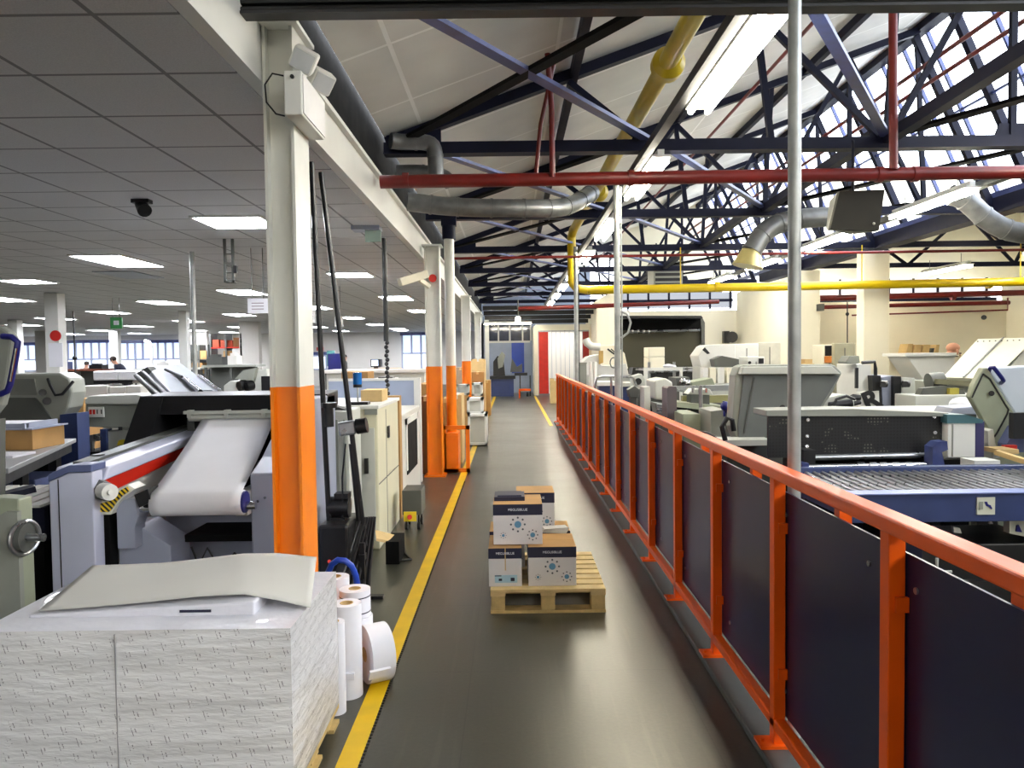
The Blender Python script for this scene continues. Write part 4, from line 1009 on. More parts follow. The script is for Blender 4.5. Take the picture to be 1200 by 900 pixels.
# roller infeed between the two
f = thing('infeed_table', 'low roller infeed with pale belts beside the white cabinet', 'conveyor', (-2.6, 3.9, 0))
part('bed', MB().px_(-3.02, -2.46, [(4.0,.60),(4.0,.78),(4.5,.80),(4.5,.62)]), NAVY, f)
for k in range(6):
    x = -2.99 + k*.09; part('belt', MB().px_(x, x+.07, [(3.98,.782),(3.98,.795),(4.52,.815),(4.52,.802)]), PAPERW, f)
part('end_clip', MB().bar(P(0,582,3.9), P(40,572,4.0), .1, .03), NAVY, f)
part('base', MB().box(-3.0,-2.5,4.05,4.5,0,.6), BLACKM, f)
part('motor', MB().cyl((-2.75,3.9,.42),(-2.55,3.9,.42), .07, n=16), GREYD, f)
# ================================================================ work table with things on it
a, b_, c_, d_ = Vector((-3.05,4.62,0)), Vector((-3.62,6.35,0)), Vector((-6.0,6.35,0)), Vector((-5.2,4.62,0))
t = thing('work_table', 'grey-topped work table with black legs at the left edge', 'table', (-3.9, 4.7, 0))
B = MB(); B.prism([Vector((p.x,p.y,.868)) for p in (a,b_,c_,d_)], (0,0,.032)); part('table_top', B, TABLE, t, bev=.004)
B = MB(); B.prism([Vector((p.x-.04,p.y,.79)) for p in (a,b_,c_,d_)], (0,0,.078)); part('apron', B, BLACK, t)
for p, dx in ((a,-.12),(b_,-.12),((a+b_)/2,-.13),(d_,.1)):
    part('leg', MB().box(p.x+dx-.05, p.x+dx+.02, p.y+(.05 if p.y < 5 else -.12), p.y+(.12 if p.y < 5 else -.05), 0, .79), BLACK, t)
for k, y in enumerate((4.95, 5.7)):
    single('blue_bin', MB().box(-4.4+k*-.1, -3.45-k*.12, y, y+.45, 0, .66), SLATE, ('dark blue storage bin under the table, nearer the camera','dark blue storage bin under the table, farther back')[k], 'bin', (-3.9,y,0), 'bins under the work table', bev=.01)
x0, x1 = X_(-60,5.6), X_(40,5.6)
single('cardboard_box', MB().box(x0, x1, 5.55, 5.95, .901, Z_(503,5.6,20)), KRAFT, 'brown carton on the work table at the left edge', 'cardboard box', ((x0+x1)/2,5.6,.901), bev=.004)
zz = Z_(503,5.6,20)+.002
t = thing('paper_tray', 'shallow white tray of papers on top of the brown carton', 'tray', ((x0+x1)/2, 5.6, zz))
part('tray', MB().box(x0, x1+.03, 5.5, 5.95, zz, zz+.01).box(x0,x1-.02,5.52,5.54,zz,zz+.045).box(x1-.04,x1-.02,5.5,5.9,zz,zz+.05), GREYB, t); part('papers', MB().box(x0, x1-.06, 5.56, 5.9, zz+.01, zz+.04), PAPER, t)
single('paper_sheets', MB().box(X_(-80,5.2),X_(22,5.2),5.1,5.35,.901,.915), PAPER, 'thin pile of white sheets at the front of the work table', 'papers', (X_(0,5.2),5.1,.901))
# ================================================================ machine B
m = thing('grey_folder', 'rounded grey machine with loop handle and two black dials behind the work table', 'machine', tuple(G(40,560,0)))
Y = 7.0
B = MB().px([(-10,441),(12,438),(70,437),(82,444),(84,460),(80,478),(68,495),(-10,497)], Y, Y+.25); part('housing', B, GREYM, m, bev=.02)
part('upper_panel', MB().px([(2,444),(40,444),(43,463),(5,463)], Y-.015, Y), mat('panel_mid_grey',(112,114,108),.5), m)
part('lower_panel', MB().px([(4,466),(41,466),(64,495),(-2,495)], Y-.02, Y), GREYD, m)
part('dial', MB().cyl(P(50,460,Y), P(50,460,Y-.03), .032, n=18), BLACK, m); part('dial', MB().cyl(P(55,470,Y), P(55,470,Y-.03), .036, n=18), BLACK, m)
part('loop_handle', MB().tube([P(56,444,Y-.02),P(59,452,Y-.06),P(65,463,Y-.08),P(73,462,Y-.08),P(79,455,Y-.06),P(86,447,Y-.02)], .013, 8), BLACK, m)
part('base', drop(MB(), [(-10,497),(64,497)], Y+.02, Y+.25), BLACKM, m)
part('blue_cabinet', drop(MB(), [(70,486),(90,484)], Y-.1, Y+.1), BLUE, m)
# brown box behind
a = P(80,468,8.6); c = P(98,480,8.6)
single('cardboard_box', MB().box(a.x, c.x, 8.6, 9.0, 0, a.z), KRAFT, 'tall brown carton between the two grey machines', 'cardboard box', (a.x,8.6,0), bev=.004)
# ================================================================ machine D with the number plate
m = thing('numbered_machine', 'grey machine with a small red and white plate left of the black hood', 'machine', tuple(G(135,570,0)))
Y = 7.6
part('cowl', MB().px([(99,474),(99,468),(104,464),(160,462),(166,464),(166,474)], Y-.03, Y+.3), GREYL, m, bev=.012)
part('body', MB().px([(100,474),(166,474),(160,503),(100,500)], Y, Y+.3), GREYM, m, bev=.01)
pl = part('number_plate', MB().pbox(103, 477, 122, 489, Y-.015, Y), WHITE, m, bev=.004)
part('red_numerals', MB().pbox(104.5, 480, 107.5, 485.5, Y-.019, Y-.015).pbox(108.5, 480, 111.5, 485.5, Y-.019, Y-.015), REDP, pl); part('grey_marks', MB().pbox(113, 480, 114.5, 485, Y-.019, Y-.015).pbox(118, 480, 119.5, 485, Y-.019, Y-.015), GREYD, pl)
part('base', drop(MB(), [(123,505),(166,503)], Y+.02, Y+.3), GREYL, m); part('warning_sticker', MB().px([(137,522),(139,516),(144,515),(150,516),(151,521)], Y+.01, Y+.02), YELP, m)
part('knob', MB().cyl(P(141,504,Y),P(141,500,Y),.02,n=12), BLACK, m)
part('blue_post', drop(MB(), [(117,503),(124,503)], Y-.02, Y+.1), BLUE, m)
part('delivery_arm', MB().px([(94,513),(110,509),(117,512),(117,517),(96,517)], Y-.05, Y+.3).px([(105,517),(108,517),(108,530),(105,530)], Y, Y+.05), STEEL, m)
part('underframe', drop(MB(), [(92,530),(120,530)], Y, Y+.5), BLACKM, m)
# ream stacks behind
Y = 9.6
t = thing('ream_stack', 'white stacked paper reams behind the machine with the small plate, lower block', 'paper stack', tuple(G(128,560,0)), 'white ream stacks')
for k,(p0,p1) in enumerate(((98,127),(127,147),(147,166))): 
    a = P(p0,452,Y); c = P(p1,463,Y); part('ream', MB().box(a.x, c.x-.01, Y, Y+.35, 0, a.z-.01*(k==1)), PAPERW, t, bev=.012)
a, c = P(107,447,Y), P(153,452,Y); single('black_board', MB().box(a.x,c.x,Y+.05,Y+.6,P(0,451.5,Y).z,P(0,448,Y).z), BLACK, 'black separator board between two ream blocks', 'board', (a.x,Y,1.3))
t = thing('ream_stack', 'white stacked paper reams, upper block resting on the black board', 'paper stack', tuple(P(130,448,Y)), 'white ream stacks')
for p0,p1 in ((106,136),(136,158)):
    a = P(p0,435,Y); c = P(p1,447,Y); part('ream', MB().box(a.x, c.x-.005, Y+.05, Y+.65, P(0,447.5,Y).z, a.z), PAPER, t, bev=.015)
# ================================================================ tilted lid E
t = thing('tilted_machine_lid', 'large pale grey lid raised at a slant behind the black hood', 'machine lid', tuple(G(215,560,0)))
A_, B_, C_, D_ = P(172,429,7.4), P(214,426.5,7.7), P(264,465,6.4), P(206,466,6.15)
part('lid_panel', MB().prism([A_,B_,C_,D_], (-.10,.0,-.11)), mat('lid_grey',(142,147,152),.45,var=.06), t, bev=.012)
off = Vector((0,-.02,.02))
def on(u, v): return (A_*(1-u)+B_*u)*(1-v) + (D_*(1-u)+C_*u)*v
part('grab_bar', MB().cyl(on(.55,.62)+off*2, on(.55,.98)+off*2, .02, n=10), CHROME, t); part('grab_bar', MB().cyl(on(.92,.55)+off*2, on(.95,.98)+off*2, .02, n=10), CHROME, t)
part('hinge_bar', MB().cyl(on(.32,.3)+off*2, on(.52,.55)+off*2, .012, n=8), BLACK, t)
part('raised_plate', MB().prism([on(.45,.3)+off, on(.8,.3)+off, on(.85,.9)+off, on(.55,.9)+off], (0,0,.008)), mat('lid_grey',(142,147,152),.45), t)
for x0,y0,x1,y1 in ((160,441,186,464),(168,437,196,464)): part('slide_rail', MB().cyl(P(x0,y0,7.0), P(x1,y1,6.0), .022, n=10), BLACK, t)
part('end_cap', MB().px([(156,440),(172,430),(180,438),(196,462),(180,464)], 7.15, 7.3), GREYD, t)
part('pedestal', MB().box(P(190,0,7).x, P(250,0,7).x, 6.7, 7.5, 0, 1.12), GREYD, t)
# second small machine right of the lid
t = thing('small_feeder', 'small light grey feeder with black rollers beside the first column', 'machine', tuple(G(292,560,0)))
Y = 8.8
part('housing', drop(MB(), [(262,452),(270,446),(280,447),(290,436),(312,432),(318,462)], Y, Y+.3), GREYL, t, bev=.01)
part('chute', MB().px([(275,444),(285,434),(300,431),(296,446)], Y-.1, Y), GREYM, t)
for q in (283, 291): part('roller', MB().cyl(P(q-3,453,Y-.12), P(q+5,451,Y-.05), .055, n=16), BLACK, t)
part('screen', MB().pbox(306,441,317,462,Y-.2,Y-.1), BLACK, t)
# ================================================================ white cabinets behind the first column
cb = thing('machine_enclosure', 'cream machine enclosure with flat top behind the first column', 'cabinet', (-1.5, 6.1, 0))
part('body', MB().box(-2.1,-1.075,6.1,7.2,0,1.13), mat('enclosure_cream', (216,212,184), .4, var=.05), cb, bev=.01)
part('top_cover', MB().box(-2.12,-1.06,6.08,7.22,1.13,1.16), WHITE, cb, bev=.006)
part('front_recess', MB().pbox(427,478,442,486,6.085,6.1), GREYM, cb)
part('front_door', MB().box(-1.62,-1.1,6.085,6.1,.08,.98), GREYL, cb, bev=.004)
part('door_handle', MB().box(-1.18,-1.15,6.06,6.085,.62,.74), BLACK, cb)
part('side_seam', MB().box(-1.0755,-1.073,6.5,6.51,.05,1.1).box(-1.0755,-1.073,6.12,7.18,.52,.53), GREYD, cb)
part('side_latch', MB().box(-1.075,-1.06,6.55,6.62,.85,.95), BLACK, cb)
u2 = thing('machine_enclosure', 'second cream enclosure with a dark window, farther down the aisle edge', 'cabinet', (-1.5, 7.4, 0))
part('body', MB().box(-1.95,-1.07,7.42,8.85,0,.98), mat('enclosure_grey', (206,204,196), .45, var=.05), u2, bev=.01)
part('dark_window', MB().box(-1.0705,-1.06,7.7,8.5,.35,.86), BLACKM, u2); part('window_frame', MB().box(-1.072,-1.055,7.62,7.7,.4,.92).box(-1.072,-1.055,8.5,8.58,.4,.92).box(-1.072,-1.055,7.62,8.58,.86,.92), WHITE, u2)
part('kraft_edge', MB().box(-1.3,-1.07,7.26,7.4,0,1.17), KRAFT, u2)
# carton + beacon on enclosure
a, c = P(424,459,6.6), P(449,470,6.6)
single('small_carton', MB().box(a.x, c.x, 6.55, 6.85, 1.162, 1.162+.10), KRAFTL, 'small brown carton on top of the cream enclosure', 'cardboard box', (a.x,6.55,1.162), bev=.003)
b0 = P(413.5,476,6.0)
t = thing('signal_beacon', 'blue signal beacon on a short black stand', 'beacon', (b0.x, 6.2, 1.162))
part('stand', MB().box(b0.x-.06,b0.x+.09,6.14,6.26,1.162,1.185), BLACKP, t); part('stem', MB().cyl((b0.x,6.2,1.185),(b0.x,6.2,1.30), .008, n=8), GALV, t)
part('black_collar', MB().cyl((b0.x,6.2,1.30),(b0.x,6.2,1.325), .036, n=16), BLACKP, t); part('lens', MB().cyl((b0.x,6.2,1.325),(b0.x,6.2,1.42), .036, n=20), mat('beacon_blue', (30,110,190), .15), t)
# grey machine posts left part
t = thing('control_column', 'pale grey control column with ribs just right of the first column', 'machine column', tuple(G(392,640,0)))
Y = 5.55
part('body', drop(MB(), [(377,487),(390,482),(408,482)], Y, Y+.45), GREYL, t, bev=.008)
for q in (381, 393, 402): part('rib', drop(MB(), [(q,492),(q+2.5,492)], Y-.02, Y), GREYM, t)
part('arm', MB().bar(P(378,474,Y+.2), P(408,484,Y+.1), .06, .05), GREYD, t)
# ================================================================ black crates and motor
t = thing('black_toolbox', 'black ribbed plastic case standing upright beside the aisle', 'tool case', (-1.05, 4.7, 0))
x0, x1 = X_(372,4.75), X_(404,4.75)
part('case_body', MB().box(x0-.02, x1, 4.75, 5.15, 0, .50), BLACKP, t, bev=.02)
# ribbed slanted lid on the right side
q = [P(424,606,5.0), P(440,605,5.25), P(434,700,4.9), P(396,692,4.6)]
q[2].z = max(q[2].z, .01); q[3].z = max(q[3].z, .01)
part('ribbed_lid', MB().prism(q, (-.06,.02,0)), BLACKP, t, bev=.008)
for k in range(5):
    f0, f1 = .1+.18*k, .16+.18*k
    a0 = q[0]*(1-f0)+q[1]*f0; a1 = q[0]*(1-f1)+q[1]*f1; b0_ = q[3]*(1-f0)+q[2]*f0; b1_ = q[3]*(1-f1)+q[2]*f1
    part('lid_rib', MB().prism([a0,a1,b1_,b0_], (.018,-.012,0)), mat('rib_black', (34,34,36), .35), t)
part('red_latch', MB().cyl(P(386,658,4.74), P(386,658,4.72), .012, n=10), REDP, t)
t = thing('black_motor', 'black electric motor resting on the black case', 'motor', (x0+.1, 4.9, .5))
part('housing', MB().cyl((x0-.0,4.95,.575),(x1-.03,4.95,.575), .07, n=18), BLACKP, t); part('terminal_box', MB().box(x0+.05,x0+.14,4.9,5.0,.635,.67), BLACK, t); part('feet', MB().box(x0,x1-.05,4.89,5.01,.502,.515), BLACK, t)
# kraft board, stand, trolley with yellow switch
t = thing('cardboard_box', 'opened flat carton leaning near the foot of the enclosure', 'cardboard box', tuple(G(452,655,0)))
part('board', MB().prism([P(440,624,5.7),P(464,630,5.9),P(462,638,5.75),P(441,634,5.6)], (0,0,.02)), KRAFTL, t); part('box_base', MB().box(P(442,0,5.75).x,P(458,0,5.75).x,5.66,5.95,0,.17), BLACKM, t)
t = thing('switch_trolley', 'small grey trolley with a yellow switch plate and castors', 'trolley', tuple(G(481,628,0)))
Y = 6.75
a, c = P(471,575,Y), P(494,600,Y)
part('body', MB().box(a.x, c.x, Y, Y+.3, .14, a.z), GREYD, t, bev=.006)
part('switch_plate', MB().pbox(473,600,488,611,Y-.012,Y), YELP, t); part('switch_knob', MB().cyl(P(480,606,Y-.012),P(480,606,Y-.04),.022,n=14), REDB, t)
for x in (a.x+.03, c.x-.03):
    for yy in (Y+.04, Y+.25): part('castor', MB().cyl((x-.012,yy,.035),(x+.012,yy,.035), .035, n=14).box(x-.008,x+.008,yy-.01,yy+.01,.035,.14), BLACKP, t)
single('floor_cable', MB().tube([(-.98,5.95,.012),(-.86,5.7,.012),(-.78,5.75,.012),(-.84,5.9,.012),(-.9,6.2,.012),(-.95,6.5,.012)], .009, 6), BLACK, 'loose black cable on the floor by the enclosure', 'cable', (-.9,5.9,0))
single('floor_bracket', MB().box(-.985,-.955,4.85,4.88,0,.36).box(-.99,-.95,4.83,4.9,.25,.29).box(-1.0,-.84,4.84,4.89,0,.02), BLACK, 'black upright clamp stand on the floor beside the case', 'stand', (-.96,4.85,0))
# ================================================================ partition, counters, cartons along the aisle
Y = 9.4
a, c = P(385,447,Y), P(486,447,Y)
t = thing('partition_screen', 'pale blue partition screen behind the cream enclosures', 'partition', ((a.x+c.x)/2, Y, 0))
part('panel', MB().box(a.x, c.x, Y, Y+.05, 0, a.z), PALEB, t); part('end_post', MB().box(c.x-.01, c.x+.07, Y-.02, Y+.07, 0, a.z+.03), WHITE, t); part('top_rail', MB().box(a.x, c.x, Y-.01, Y+.06, a.z, a.z+.03), WHITE, t)
def kbox(px0, py0, px1, Y, d, label, m=KRAFT, z0=0.0, pyb=None, name='cardboard_box', grp='cartons along the aisle'):
    a, c = P(px0, py0, Y), P(px1, py0, Y); zb = z0 if pyb is None else P((px0+px1)/2, pyb, Y).z
    t = thing(name, label, 'cardboard box', ((a.x+c.x)/2, Y, zb), grp)
    part('box', MB().box(a.x, c.x, Y, Y+d, zb, a.z), m, t, bev=.005)
    part('tape', MB().box((a.x+c.x)/2-.025, (a.x+c.x)/2+.025, Y-.002, Y+d, a.z-.06, a.z+.0015), KRAFTL if m is not KRAFTL else PAPERW, t)
    return t
kbox(492,465,505,9.75+.25,.7,'dark brown carton left of the second column', mat('brown_carton', (120,78,40), .85), 0)
kbox(516,467,527,10.7,.6,'tall brown carton between the column and the round post', KRAFT, 0)
kbox(528,463,541,10.9,.6,'pale tall carton right behind the orange foot guard', KRAFTL, 0)
kbox(490,450,512,11.6,.7,'brown carton stacked behind the second column', KRAFT, 0)
# back counter
Y = 12.2
t = thing('long_counter', 'long speckled counter crossing behind the partition', 'counter', tuple(G(430,530,0)))
a, c = P(378,434,Y), P(500,434,Y)
part('counter_top', MB().box(a.x, c.x, Y, Y+.9, a.z-.05, a.z), PAPERW, t); part('counter_front', MB().box(a.x+.05, c.x-.05, Y+.04, Y+.85, 0, a.z-.05), GREYL, t)
zc = a.z
a, c = P(400,436,11.4), P(431,436,11.4)
kbox(400,436,431,11.3,.5,'wide brown carton in front of the counter', KRAFT, 0)
t = thing('sheet_table', 'low table with white sheets in front of the counter', 'table', tuple(G(450,550,0)))
a, c = P(431,446.5,10.6), P(476,446.5,10.6)
part('table_top', MB().box(a.x,c.x,10.6,11.3,a.z-.03,a.z), KRAFT, t); 
for x in (a.x+.03,c.x-.07): part('leg', MB().box(x,x+.04,10.65,10.69,0,a.z-.03), GREYD, t)
single('paper_sheets', MB().box(a.x+.05,a.x+.35,10.65,11.1,a.z+.001,a.z+.03), PAPER, 'white sheets piled on the low table', 'papers', (a.x+.1,10.65,a.z))
single('grey_tray', MB().box(a.x+.12,a.x+.32,10.75,11.0,a.z+.031,a.z+.05), GREYD, 'grey tray on the white sheets', 'tray', (a.x+.2,10.7,a.z+.03))
# monitor on the counter
t = thing('computer_monitor', 'computer monitor with bright screen at the far counter', 'monitor', tuple(P(440,430,22)))
Y = 22
part('case', MB().pbox(434,421,446,430,Y,Y+.3), BLACKP, t, bev=.01); part('screen', MB().pbox(435.3,422,443,428.5,Y-.01,Y), SCREEN, t); part('foot', MB().pbox(438,430,443,432,Y,Y+.2), BLACKP, t)
t = thing('office_desk', 'far desk carrying the bright monitor', 'desk', tuple(G(447,480,0)))
part('desk_top', MB().pbox(430,432,466,433.4,Y-.2,Y+.6), KRAFT, t); part('desk_body', MB().box(P(431,0,Y).x,P(465,0,Y).x,Y-.1,Y+.5,0,P(450,433.5,Y).z), GREYD, t)
# white crates
def crate(px0,py0,px1,py1,Y,d,label,m=WHITE):
    a, c = P(px0,py0,Y), P(px1,py1,Y)
    t = thing('plastic_crate', label, 'crate', ((a.x+c.x)/2,Y,max(0,c.z)), 'white crates along the aisle')
    z0, z1 = max(0, c.z), a.z; w = .04
    B = MB(); B.box(a.x,a.x+w,Y,Y+d,z0,z1).box(c.x-w,c.x,Y,Y+d,z0,z1).box(a.x,c.x,Y,Y+d,z1-w,z1).box(a.x,c.x,Y,Y+d,z0,z0+w); part('frame', B, m, t)
    part('inner_panel', MB().box(a.x+w,c.x-w,Y+.05,Y+.07,z0+w,z1-w), GREYL, t); return t
def floor_y(Y, px): 
    lo = G(px, 700, 0); return 450 + 0
def gy(px, Y): # image row of the floor at depth Y
    a, b2 = 420.0, 890.0
    for _ in range(40):
        m2 = (a+b2)/2
        if P(px, m2, Y).z > 0: a = m2
        else: b2 = m2
    return a
crate(547,467,566,485,13.2,.5,'upper white crate beside the third column')
crate(548,485.5,571,gy(560,13.2),13.0,.6,'lower white crate under the first one')
crate(534,451,549,463,15,.5,'grey framed crate behind the round post', GREYL)
single('crate_stand', MB().pbox(534,463.2,549,gy(541,15),15,15.4), KRAFT, 'brown carton under the grey framed crate', 'cardboard box', tuple(P(541,520,15)), bev=.005)
crate(553,449,565,464,16.2,.5,'small white crate behind the upper white crate')
single('carton_stand', MB().pbox(553,464.5,565,gy(558,16.2),16.2,16.6), KRAFTL, 'pale carton under the small white crate', 'cardboard box', tuple(P(558,500,16.2)), bev=.005)
kbox(552,436,567,17.8,.7,'kraft carton stack near the third column, front', KRAFT, 0)
kbox(552,421,568,19.0,.8,'tallest kraft carton stack near the third column', KRAFTL, 0)
kbox(567,446,574.5,19.5,.6,'narrow carton stack at the aisle edge', KRAFT, 0)
kbox(533,431,546,18.5,.6,'grey-brown carton stack seen between the columns', mat('grey_carton', (150,128,104), .85), 0)
t = thing('strip_lamp', 'long white strip lamp crossing above the end of the aisle', 'lamp', (-.3, 28.2, 2.72))
part('housing', MB().box(-1.0,.75,28.15,28.25,2.7,2.76), WHITE, t); part('tube', MB().cyl((-.98,28.2,2.675),(.72,28.2,2.675),.02,n=10), TUBE, t)
kbox(645,444,655.5,24.0,.5,'brown carton standing at the far end of the railing', KRAFTL, 0)
# far blue machine
Y = 28.4
t = thing('far_blue_machine', 'blue-based black machine at the end of the aisle', 'machine', tuple(G(588,462,0)))
part('base', drop(MB(), [(575.5,444),(602,444)], Y, Y+1), BLUE, t); part('deck', MB().pbox(574,441,604,444,Y-.1,Y+1), BLACK, t)
part('head', MB().px([(578,441),(578,424),(583,417),(590,421),(592,441)], Y+.2, Y+.8), BLACK, t); part('arm', MB().px([(583,420),(588,412),(592,416),(589,430),(584,432)], Y, Y+.3), GREYM, t)
part('lamp_head', MB().px([(598,436),(600,420),(606,430),(612,426),(612,436)], Y+.2, Y+.6), GREYD, t)
t = thing('far_stand', 'thin black stand with dark seat near the blue door', 'stand', tuple(G(612,462,0)))
B = MB(); 
for q in (604,616): B.box(P(q,0,Y).x-.02,P(q,0,Y).x+.02,Y,Y+.04,0,P(q,440,Y).z)
part('legs', B, BLACK, t); part('seat', MB().pbox(603,437,618,440,Y,Y+.4), BLACK, t)
t = thing('pallet_truck', 'small orange pallet truck frame at the end of the aisle', 'pallet truck', tuple(G(615,464,0)))
Y = 27.2; part('frame', MB().pbox(608,456,622,458,Y,Y+.3).pbox(608,458,609.5,gy(608,Y),Y,Y+.1), ORANGE, t); part('wheel', MB().cyl(P(617,462,Y),P(619,462,Y),.08,n=12), BLACK, t)
# strip curtain
t = thing('strip_curtain', 'bright translucent strip curtain in the cream doorway', 'curtain', (1.9, 28.8, 0))
x = 1.02; k = 0
while x < 2.88:
    wdt = .19
    if x < 1.25: m = REDB
    elif x > 2.66: m = mat('dark_red_strip', (150,30,20), .35)
    else: m = PVC
    part('strip', MB().px_(x, min(x+(.15 if m is PVC else wdt),2.9), [(28.84-.012*(k%2),.06),(28.85-.012*(k%2),.06),(28.85-.012*(k%2),2.4),(28.84-.012*(k%2),2.4)]), m, t, label='red plastic strip' if m is not PVC else None); x += .165; k += 1
part('curtain_rail', MB().box(1.0,2.9,28.8,28.88,2.38,2.43), STEEL, t)
for x in (1.9,): 
    t = thing('ceiling_panel_light', 'bright lamp inside the curtained room', 'ceiling light', (x, 30, 2.55)); part('diffuser', MB().box(1.2,2.7,29.3,30.6,2.57,2.59), LAMPG, t)
t = thing('bulkhead_lamp', 'small glowing white lamp above the far end of the aisle', 'lamp', tuple(P(607,374,26)))
part('globe', MB().pbox(604,371,610,380,26,26.15), LAMPG, t, bev=.03); part('stem', MB().cyl(P(607,371,26.07), P(607,352,26.07), .02, n=8), GREYD, t)
# ================================================================ racks with cartons in the left hall
Y = 27
def shelf(px0, px1, pyt, nb, nsh, label, seed):
    a, c = P(px0, pyt, Y), P(px1, pyt, Y); rnd = random.Random(seed)
    t = thing('storage_rack', label, 'shelving', ((a.x+c.x)/2, Y, 0), 'storage racks in the left hall')
    for i in range(nb+1):
        x = a.x + (c.x-a.x)*i/nb; part('upright', MB().box(x-.03,x+.03,Y,Y+.6,0,a.z), GREYD, t)
    hs = [.5+ (a.z-.5)*j/nsh for j in range(nsh)]
    for h in hs: part('shelf', MB().box(a.x,c.x,Y,Y+.6,h-.04,h), REDB if seed == 1 else GREYD, t)
    n = 0
    for h in hs:
        x = a.x+.06
        while x < c.x-.25:
            w = rnd.uniform(.2,.42); hh = rnd.uniform(.2,.42)
            if rnd.random() < .8:
                single('stored_box', MB().box(x, min(x+w,c.x-.04), Y-.02+rnd.uniform(0,.1), Y+.5, h+.001, h+hh), rnd.choice([KRAFT,KRAFT,mat('rust_box',(150,62,34),.8),mat('rust_box',(150,62,34),.8),GREYD,PAPERW,mat('brown_carton', (120,78,40), .85)]),
                       'stored box on the %s' % ('big rack of brown boxes' if seed == 1 else 'dark rack next to the thin pole'), 'box', (x,Y,h), 'boxes on the storage racks, ' + ('right' if seed == 1 else 'left'))
            x += w + rnd.uniform(.02,.08)
shelf(246, 282, 391, 2, 4, 'storage rack filled with brown and red boxes in the far left hall', 1)
shelf(222, 243, 404, 2, 3, 'dark storage rack with small items behind the thin pole', 2)
# misc far benches across the left hall
for px0, px1, py, Yb, lab, m in ((60,120,433,24,'long dark bench with equipment before the windows', mat('bench_brown',(110,60,40),.6)), (155,235,432,26,'pale bench under the far windows', GREYL), (236,300,428,20,'bench with stacked forms before the racks', GREYM), (378,400,434,20,'grey bench right of the first column', GREYD)):
    a, c = P(px0,py,Yb), P(px1,py,Yb)
    t = thing('workbench', lab, 'bench', ((a.x+c.x)/2,Yb,0)); part('bench_top', MB().box(a.x,c.x,Yb,Yb+.8,a.z-.06,a.z), m, t)
    B = MB()
    for x in (a.x+.05, (a.x+c.x)/2, c.x-.1): part('leg', MB().box(x,x+.06,Yb+.05,Yb+.11,0,a.z-.06), GREYD, t)
    part('modesty_panel', MB().box(a.x+.1,c.x-.1,Yb+.4,Yb+.43,.2,a.z-.06), GREYD, t)
    rnd = random.Random(px0)
    x = a.x+.1
    while x < c.x-.4:
        w = rnd.uniform(.2,.5); h = rnd.uniform(.08,.35)
        if rnd.random() < .75:
            single('bench_item', MB().box(x,x+w,Yb+.1,Yb+.5,a.z+.001,a.z+h).box(x+w*.2,x+w*.7,Yb+.15,Yb+.4,a.z+h,a.z+h*1.3), rnd.choice([GREYD,BLACKP,GREYL,BLUE,PAPERW]), 'small piece of equipment on the ' + lab, 'equipment', (x,Yb,a.z), 'equipment on the '+lab)
        x += w+rnd.uniform(.05,.3)
# far-wall items seen between the first two columns
Y = 39
a, c = P(375,411,Y), P(389,432,Y); single('wall_board', MB().box(P(374,0,Y).x,P(383,0,Y).x,Y,Y+.1,P(0,434,Y).z,P(378,411,Y).z), mat('teal_board',(70,120,116),.6), 'teal notice board on the far wall', 'notice board', (P(378,0,Y).x,Y,1))
a, c = P(374.5,414,38), P(390,436,38); single('blue_door_panel', MB().box(P(375,0,38).x,P(390.5,0,38).x,38,38.06,0,P(380,414.5,38).z), BLUEH, 'dark blue door on the far wall behind the rods', 'door', (P(382,0,38).x,38,0))
